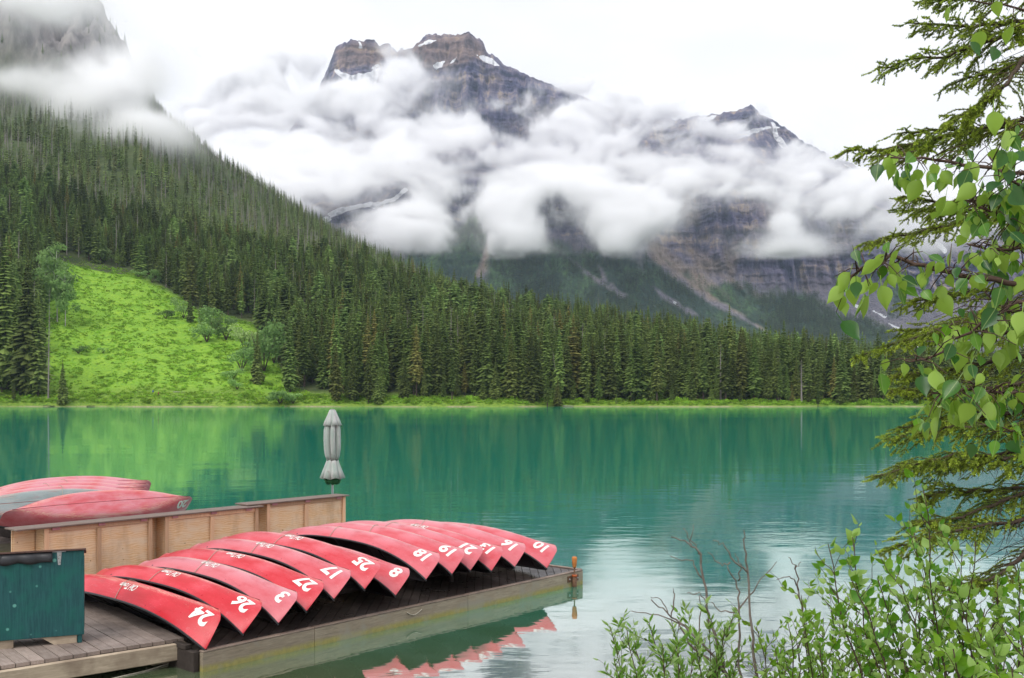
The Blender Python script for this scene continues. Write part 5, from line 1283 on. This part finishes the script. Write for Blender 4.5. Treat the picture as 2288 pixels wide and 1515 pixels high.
# ---------------------------------------------------------------- spruce at the edge
t = NT('fresh_needles'); r = t.attr('tip'); n = t.noise(t.pos(), 5.0, 3, 0.6)
c = t.mix(t.rng(n, 0.35, 0.65), (0.11, 0.19, 0.03), (0.25, 0.30, 0.04)); c = t.mix(r, c, (0.48, 0.62, 0.07))
t.set(c, 0.5, 0.3); tr = t.new('ShaderNodeBsdfTranslucent'); t.wire(c, tr.inputs['Color']); mx = t.new('ShaderNodeMixShader'); mx.inputs[0].default_value = 0.2
t.l.new(t.b.outputs[0], mx.inputs[1]); t.l.new(tr.outputs[0], mx.inputs[2]); t.l.new(mx.outputs[0], t.o.inputs['Surface']); M_NEEDLE = t.m
SD = 6.0
so = Vector(((2470 - CX) / FPX * SD, SD + 0.3, bank_z(3.4, SD)))
spruce = empty('spruce_tree', so); tag(spruce, 'close spruce whose long drooping boughs with yellow-green tips frame the lake', 'spruce')
def ls(p): return tuple(Vector(p) - so)
MB().tube([ls(so - Vector((0, 0, 0.3))), ls(pix(2472, 900, SD + 0.3)), ls(pix(2476, 300, SD + 0.3)), ls(pix(2480, -300, SD + 0.3))], [0.13, 0.11, 0.08, 0.05], 12).build('trunk', M_SPRBARK, spruce, True)
rn = np.random.default_rng(5)
def needles(segs):
    """segs: (p, q, length, tip0, tip1, density) -> needle triangles with a 'tip' attribute"""
    Vv, Tt = [], []
    for p, q, ln, t0, t1, dens in segs:
        L = np.linalg.norm(q - p)
        if L < 1e-5: continue
        m = max(3, int(L * dens)); u = rn.random(m)
        d = (q - p) / L; a = np.cross(d, (0.3, 0.2, 0.9)); a /= np.linalg.norm(a) + 1e-9; b = np.cross(d, a)
        w_ = rn.random(m) * 6.283
        side = np.cos(w_)[:, None] * a + np.sin(w_)[:, None] * b + np.array((0, 0, 0.25))
        c0 = p + u[:, None] * (q - p)
        dirn = d * 0.75 + side * 0.75 + rn.normal(size=(m, 3)) * 0.12; dirn /= np.linalg.norm(dirn, axis=1)[:, None]
        e = c0 + dirn * (ln * rn.uniform(0.7, 1.2, m))[:, None]
        wv = np.cross(dirn, rn.normal(size=(m, 3))); wv /= np.linalg.norm(wv, axis=1)[:, None] + 1e-9; wv *= 0.0026
        Vv.append(np.stack([c0 - wv, c0 + wv, e], 1).reshape(-1, 3)); tv = t0 + (t1 - t0) * u; Tt.append(np.repeat(tv, 3))
    return np.concatenate(Vv), np.concatenate(Tt)
SBR = [([(2470, 20), (2286, 48), (2175, 59), (2038, 52)], 0.2, 1.0), ([(2470, 60), (2285, 66), (2245, 78), (2115, 122), (1962, 150)], 0.0, 1.0), ([(2470, -60), (2300, -30), (2180, -8), (2060, 2)], 0.3, 0.8), ([(2470, 100), (2330, 120), (2240, 150), (2122, 190)], 0.4, 0.9), ([(2470, 90), (2286, 133), (2252, 185), (2190, 237), (2134, 266)], -0.3, 0.7),
       ([(2470, 215), (2264, 270), (2115, 307), (2023, 325), (1882, 340)], 0.0, 1.0), ([(2470, 260), (2290, 280), (2120, 290), (2005, 300)], 0.5, 0.9), ([(2470, 410), (2286, 458), (2115, 503), (1932, 545)], 0.1, 1.0), ([(2470, 380), (2250, 440), (2115, 455), (2012, 440)], 0.5, 0.9), ([(2470, 400), (2200, 470), (2015, 472)], 0.8, 0.8), ([(2470, 580), (2270, 640), (2120, 660), (2028, 676)], 0.5, 0.9),
       ([(2470, 620), (2216, 690), (2137, 722), (1908, 801)], 0.0, 1.1), ([(2470, 680), (2250, 730), (2110, 735), (2010, 738)], 0.4, 1.0), ([(2470, 800), (2288, 856), (2176, 872), (1988, 872)], 0.2, 1.0), ([(2470, 760), (2250, 800), (2100, 830), (1996, 842)], 0.6, 0.9), ([(2470, 900), (2288, 948), (2137, 955), (1988, 983)], 0.0, 1.1), ([(2470, 880), (2250, 925), (2120, 935), (2010, 955)], 0.5, 1.0), ([(2470, 980), (2288, 1027), (2137, 1015), (1949, 1066)], -0.1, 1.1),
       ([(2470, 960), (2260, 1010), (2120, 1040), (2000, 1046)], 0.4, 1.0), ([(2470, 1040), (2288, 1090), (2137, 1098), (2060, 1110)], 0.3, 1.0), ([(2470, 1050), (2288, 1104), (2149, 1155), (2033, 1172)], 0.0, 0.8), ([(2470, 1100), (2288, 1163), (2124, 1185), (1982, 1227)], -0.2, 0.6), ([(2470, 1160), (2288, 1240), (2208, 1299), (2083, 1311)], -0.3, 0.7), ([(2470, 860), (2300, 900), (2200, 905), (2090, 912)], 0.7, 1.0)]
for bi, (pp_, dd, lush) in enumerate(SBR):
    rb = random.Random(900 + bi)
    P = [pix(x, y, SD + 0.3 + (dd - 0.3) * min(1.0, i / 1.5)) for i, (x, y) in enumerate(pp_)]
    C = []
    for i in range(len(P) - 1):
        for k in range(6): C.append(P[i].lerp(P[i + 1], k / 6) + Vector((0, rb.gauss(0, 0.008), rb.gauss(0, 0.006))))
    C.append(P[-1]); n_ = len(C)
    wood = MB(); wood.tube([ls(p) for p in C], [0.015 * (1 - i / n_) ** 0.8 + 0.002 for i in range(n_)], 6)
    segs = []
    L = sum((C[i + 1] - C[i]).length for i in range(n_ - 1)); ns = int(L * 44)
    for i in range(n_ - 1):
        f = i / n_
        if f > 0.35: segs.append((np.array(C[i]), np.array(C[i + 1]), 0.015, 0.1 if f < 0.9 else 0.4, 0.1 if f < 0.9 else 0.9, 900))
    for k in range(ns):
        u = 0.10 + 0.89 * (k + rb.random()) / ns
        p, d = along(C, u); sd = 1 if k % 2 else -1
        side = d.cross(Vector((0, 0, 1))).normalized() * sd
        ln = (0.30 * (1.05 - u) ** 0.7 + 0.05) * rb.uniform(0.6, 1.2)
        dirn = (d * 0.75 + side * 0.62 + Vector((0, 0, rb.uniform(-0.42, 0.16)))).normalized()
        bare = u < 0.45 and rb.random() > lush * (0.35 + u)
        e = p + dirn * ln; m_ = p.lerp(e, 0.5) + Vector((0, 0, 0.02 * ln / 0.3)); e = e + Vector((0, 0, -0.12 * ln))
        wood.tube([ls(p), ls(m_), ls(e)], [0.0035, 0.0024, 0.0012], 4, False)
        if bare:
            for q_ in range(2):
                w0 = p.lerp(e, rb.uniform(0.3, 0.9)); wood.tube([ls(w0), ls(w0 + Vector((rb.gauss(0, 0.05), rb.gauss(0, 0.05), -0.05 - 0.05 * rb.random())))], [0.0018, 0.0008], 3, False)
            continue
        pa, pm, pe = np.array(p), np.array(m_), np.array(e)
        segs.append((pa, pm, 0.014, 0.0, 0.15, 800)); segs.append((pm, pe, 0.013, 0.12, 0.95 if rb.random() < 0.8 else 0.3, 1000))
        for q_ in range(int(ln / 0.034)):
            v_ = rb.uniform(0.2, 0.92); w0 = p.lerp(e, v_); s2 = (dirn * 0.8 + side.cross(dirn) * rb.uniform(-0.5, 0.3) + d * 0.6 * rb.choice((-1, 1)) + Vector((0, 0, rb.uniform(-0.35, 0.1)))).normalized()
            w1 = w0 + s2 * rb.uniform(0.025, 0.075); wood.tube([ls(w0), ls(w1)], [0.0018, 0.001], 3, False)
            segs.append((np.array(w0), np.array(w1), 0.013, 0.05, 0.95 if rb.random() < 0.7 else 0.25, 950))
    bo = wood.build('branch', M_SPRBARK, spruce, True)
    vv_, tt_ = needles(segs); vv_ = vv_ - np.array(so)
    m = mesh_np('needles', vv_, np.arange(len(vv_)).reshape(-1, 3)); m.attributes.new('tip', 'FLOAT', 'POINT').data.foreach_set('value', tt_.astype(np.float32)); m.materials.append(M_NEEDLE)
    nd = bpy.data.objects.new('needles', m); link(nd, bo); nd['kind'] = 'stuff'

# ---------------------------------------------------------------- shrubs along the bank
SHL = [leaf_mesh('shrub_leaf', 0.037 + 0.005 * k, 0.020 + 0.0035 * k, 50 + k, M_SHRUB, 0.1, 0.18) for k in range(5)]
WIL = [leaf_mesh('willow_leaf', 0.042 + 0.005 * k, 0.011 + 0.0015 * k, 60 + k, M_WILLOW, 0.0, 0.1) for k in range(4)]
def shrub(name, label, root_px, tips, D, leaves, mat, n_obj, lpm, r_, twigs=5, tw_len=0.16, rad=0.006, spread=0.35, stemmat=None):
    rx = (root_px - CX) / FPX * D; rz_ = bank_z(rx, D); base = Vector((rx, D, rz_)); e = empty(name, base); tag(e, label, 'shrub', 'shrubs on the near bank')
    lo = lambda p: tuple(Vector(p) - base)
    spots = []
    for (x, y) in tips:
        q = pix(x, y, D + r_.uniform(-spread, spread)); p0 = base + Vector((r_.gauss(0, 0.10), r_.gauss(0, 0.08), 0))
        mid = p0.lerp(q, 0.5) + Vector((0, 0, 0.10)); c = wander(p0, mid, 5, 0.015, r_) + wander(mid, q, 8, 0.018, r_)[1:]
        n_ = len(c); MB().tube([lo(p) for p in c], [rad * (1 - 0.85 * i / n_) + 0.0008 for i in range(n_)], 6).build('stem', stemmat or M_TWIG, e, True)
        tw = MB(); L = (q - p0).length
        for k in range(twigs):
            u = 0.42 + 0.55 * (k + r_.random()) / twigs; p, d = along(c, u); a = r_.uniform(0, 6.28)
            s = Vector((math.cos(a), math.sin(a) * 0.9, r_.uniform(-0.15, 0.7))); w1 = p + (d * 0.9 + s * 0.8).normalized() * tw_len * r_.uniform(0.5, 1.3) * (1.25 - 0.6 * u)
            cc = wander(p, w1, 4, 0.05, r_); tw.tube([lo(z_) for z_ in cc], [0.002, 0.0017, 0.0014, 0.0011, 0.0007], 4, False); spots.append((cc, (w1 - p).length))
        tw.build('twig', stemmat or M_TWIG, e, True); spots.append((c[len(c) // 2:], L * 0.5))
    leafs = []
    for cc, L in spots:
        for k in range(max(2, int(L * lpm))):
            p, d = along(cc, min(1.0, 0.12 + 0.9 * r_.random())); leafs.append((p, d))
    r_.shuffle(leafs); leafs.sort(key=lambda q: q[0].y); VV, FF, n = [], [], 0
    arrs = [arr_of(m) for m in leaves]
    for i, (p, d) in enumerate(leafs):
        a = r_.uniform(0, 6.28); out = (d * 0.9 + Vector((math.cos(a), math.sin(a), r_.uniform(-0.3, 0.5))) * 0.9).normalized()
        M_ = (-out).to_track_quat('Z', 'Y').to_matrix() @ Matrix.Rotation(r_.uniform(0, 6.28), 3, 'Z'); s = r_.uniform(0.6, 1.2); k = r_.randrange(len(leaves))
        if i < n_obj:
            lf = bpy.data.objects.new('leaf', leaves[k]); link(lf, e); lf.location = lo(p); lf.rotation_euler = M_.to_euler(); lf.scale = (s, s, s)
        else:
            v, f = arrs[k]; w_ = (v * s) @ np.array(M_).T + np.array(lo(p)); VV.append(w_); FF += [tuple(j + n for j in q_) for q_ in f]; n += len(v)
    if VV:
        m = bpy.data.meshes.new('foliage'); m.from_pydata(np.concatenate(VV).tolist(), [], FF); m.materials.append(mat); m.polygons.foreach_set('use_smooth', np.full(len(FF), True, bool))
        o = bpy.data.objects.new('foliage', m); link(o, e); o['kind'] = 'stuff'
    return e
r5 = random.Random(77)
shrub('willow_shrub', 'narrow-leaved willow shrub spreading low over the water, farthest from the spruce', 1560, [(1362, 1398), (1372, 1470), (1400, 1400), (1420, 1450), (1450, 1390), (1480, 1440), (1500, 1385), (1540, 1372), (1560, 1420), (1590, 1380), (1620, 1400), (1640, 1370), (1430, 1500), (1520, 1470), (1600, 1460), (1660, 1440), (1400, 1525), (1480, 1520), (1560, 1515), (1640, 1500)], 5.0, WIL, M_WILLOW, 280, 66, r5, 8, 0.24, 0.0045)
shrub('leafy_shrub', 'bright small-leaved shrub in the middle of the bank, between willow and spruce', 1830, [(1790, 1330), (1760, 1390), (1800, 1350), (1840, 1380), (1870, 1340), (1900, 1320), (1730, 1440), (1780, 1430), (1830, 1430), (1900, 1400), (1950, 1360), (1690, 1400), (1920, 1450), (1860, 1470), (1740, 1490), (1810, 1500), (1950, 1490), (1680, 1480), (1880, 1510)], 4.6, [SHL[0], SHL[1], WIL[2], SHL[0]], M_SHRUB, 290, 38, r5, 8, 0.26, 0.0045)
shrub('broadleaf_shrub', 'leafy shrub with dark red stems under the spruce boughs', 2160, [(1850, 1215), (1905, 1200), (1960, 1290), (1930, 1330), (2010, 1290), (2050, 1330), (2062, 1090), (2040, 1180), (2090, 1280), (2150, 1230), (2180, 1210), (2230, 1290), (2280, 1300), (1990, 1400), (2060, 1420), (2130, 1380), (2200, 1360), (2260, 1400), (2020, 1480), (2110, 1480), (2190, 1460), (2270, 1480), (2300, 1380), (2150, 1320), (1900, 1290), (2240, 1430)], 4.2, SHL, M_SHRUB, 290, 30, r5, 8, 0.28, 0.005)
shrub('broadleaf_shrub', 'closest big-leaved shrub in the bottom corner below the spruce', 2260, [(2080, 1500), (2130, 1450), (2180, 1500), (2220, 1440), (2280, 1420), (2260, 1490), (2310, 1500), (2060, 1530)], 3.2, [SHL[3], SHL[4]], M_SHRUB, 120, 40, r5, 6, 0.2, 0.005)
# bare shrub
dr = Vector(((1690 - CX) / FPX * 4.8, 4.8, 0)); dr.z = bank_z(dr.x, dr.y)
ds = empty('bare_shrub', dr); tag(ds, 'leafless grey twiggy shrub sticking up over the water behind the willow', 'shrub')
DEAD = [([(1690, 1620), (1620, 1500), (1590, 1400), (1578, 1345), (1565, 1240), (1540, 1215), (1500, 1200)], 0.008), ([(1565, 1240), (1552, 1222), (1527, 1180)], 0.003), ([(1568, 1290), (1548, 1255), (1497, 1242)], 0.003), ([(1545, 1218), (1549, 1172)], 0.002), ([(1690, 1620), (1688, 1480), (1680, 1410), (1668, 1270), (1664, 1205), (1662, 1185)], 0.007), ([(1668, 1275), (1640, 1255), (1615, 1215), (1592, 1207)], 0.004), ([(1632, 1256), (1606, 1262), (1582, 1234)], 0.003), ([(1690, 1620), (1650, 1490), (1652, 1350), (1645, 1300), (1625, 1265)], 0.006), ([(1652, 1360), (1690, 1310), (1735, 1255)], 0.003), ([(1650, 1300), (1655, 1262), (1642, 1236)], 0.003),
        ([(1690, 1620), (1600, 1470), (1530, 1400), (1490, 1370), (1455, 1340)], 0.006), ([(1500, 1380), (1506, 1330), (1504, 1315)], 0.003), ([(1530, 1400), (1470, 1375), (1410, 1365)], 0.003), ([(1495, 1370), (1480, 1340), (1454, 1335)], 0.002), ([(1650, 1370), (1610, 1365), (1590, 1345)], 0.003), ([(1690, 1620), (1800, 1420), (1788, 1330), (1780, 1300), (1765, 1290), (1735, 1295)], 0.004), ([(1783, 1318), (1778, 1270), (1762, 1245)], 0.003), ([(1778, 1270), (1790, 1255)], 0.002), ([(1578, 1345), (1562, 1325), (1535, 1325)], 0.002), ([(1562, 1480), (1564, 1380), (1562, 1330)], 0.003), ([(1620, 1500), (1540, 1440), (1515, 1390)], 0.006)]
for k, (pl, rad) in enumerate(DEAD):
    P = [pix(x, y, 4.8 + 0.04 * math.sin(k)) for x, y in pl]; F_ = []
    for i in range(len(P) - 1):
        for q_ in range(4): F_.append(P[i].lerp(P[i + 1], q_ / 4) + Vector((r5.gauss(0, 0.004), r5.gauss(0, 0.006), r5.gauss(0, 0.004))))
    F_.append(P[-1]); n_ = len(F_)
    MB().tube([tuple(p - dr) for p in F_], [rad * (1 - 0.75 * i / n_) + 0.0009 for i in range(n_)], 6).build('branch', M_DEADTWIG, ds, True)

# ================================================================ walkers and logs on the far shore
def person(x, yb, jacket, label, rz):
    D = ground_hit(x, yb) if yb < 899 else 350.0
    p = at_hill(x, D); e = empty('person', p, (0, 0, rz)); tag(e, label, 'person')
    J = [(0, 0, 0.95), (0, 0, 1.2), (0, 0, 1.42), (0, 0, 1.52), (0, 0.01, 1.66), (0.10, 0, 0.9), (0.12, 0.05, 0.48), (0.12, 0.0, 0.06), (0.12, 0.14, 0.03), (-0.10, 0, 0.9), (-0.12, -0.06, 0.48), (-0.12, -0.14, 0.06), (-0.12, 0, 0.03), (0.2, 0, 1.4), (0.26, -0.04, 1.12), (0.27, 0.08, 0.88), (-0.2, 0, 1.4), (-0.26, 0.04, 1.12), (-0.27, 0.14, 0.90), (0, 0.02, 1.76)]
    E = [(0, 1), (1, 2), (2, 3), (3, 4), (4, 19), (0, 5), (5, 6), (6, 7), (7, 8), (0, 9), (9, 10), (10, 11), (11, 12), (2, 13), (13, 14), (14, 15), (2, 16), (16, 17), (17, 18)]
    rad = [0.16, 0.15, 0.16, 0.06, 0.10, 0.10, 0.07, 0.05, 0.04, 0.10, 0.07, 0.05, 0.04, 0.075, 0.055, 0.045, 0.075, 0.055, 0.045, 0.09]
    m = bpy.data.meshes.new('body'); m.from_pydata(J, E, []); o = bpy.data.objects.new('body', m); link(o, e)
    o.modifiers.new('skin', 'SKIN'); sv = m.skin_vertices[0].data
    for i, r_ in enumerate(rad): sv[i].radius = (r_, r_ * 0.85)
    sv[0].use_root = True; o.modifiers.new('smooth', 'SUBSURF').levels = 1
    t = NT('walker_clothes'); s = t.new('ShaderNodeSeparateXYZ'); t.wire(t.coord('Object'), s.inputs[0])
    c = t.mix(t.rng(s.outputs['Z'], 0.90, 0.93), (0.03, 0.03, 0.045), jacket); c = t.mix(t.rng(s.outputs['Z'], 1.50, 1.53), c, (0.42, 0.27, 0.20)); c = t.mix(t.rng(s.outputs['Z'], 1.72, 1.74), c, (0.05, 0.035, 0.03))
    m.materials.append(t.set(c, 0.8, 0.2))
person(342, 884, (0.02, 0.07, 0.55), 'walker in a blue jacket on the lower meadow', 1.4)
person(354, 887, (0.35, 0.03, 0.06), 'walker in a dark red jacket behind the blue one', 1.4)
for (x, y, L, a, lab) in [(400, 892, 4.0, 0.05, 'pale fallen log lying at the foot of the meadow'), (203, 907, 2.6, 0.5, 'dark driftwood log at the waterline beyond the meadow'), (110, 905, 4.5, -0.2, 'thin driftwood pole on the shore beneath the spruce clump'), (1270, 905, 3.5, 0.1, 'pale driftwood pole at the shore under the leaning dead trunk')]:
    D = 341.5 if y > 900 else 352.0; p = at_hill(x, D); p.z = max(p.z, 0.1) + 0.12
    e = MB().tube([(-L / 2, 0, 0), (-L / 6, 0.03, 0.03), (L / 3, -0.02, 0.0), (L / 2, 0, 0.05)], [0.17, 0.16, 0.12, 0.08], 8).build('fallen_log', M_SNAG if 'pale' in lab else M_BARK, None, True)
    e.location = p; e.rotation_euler = (0, 0, a); tag(e, lab, 'log', 'logs on the far shore')
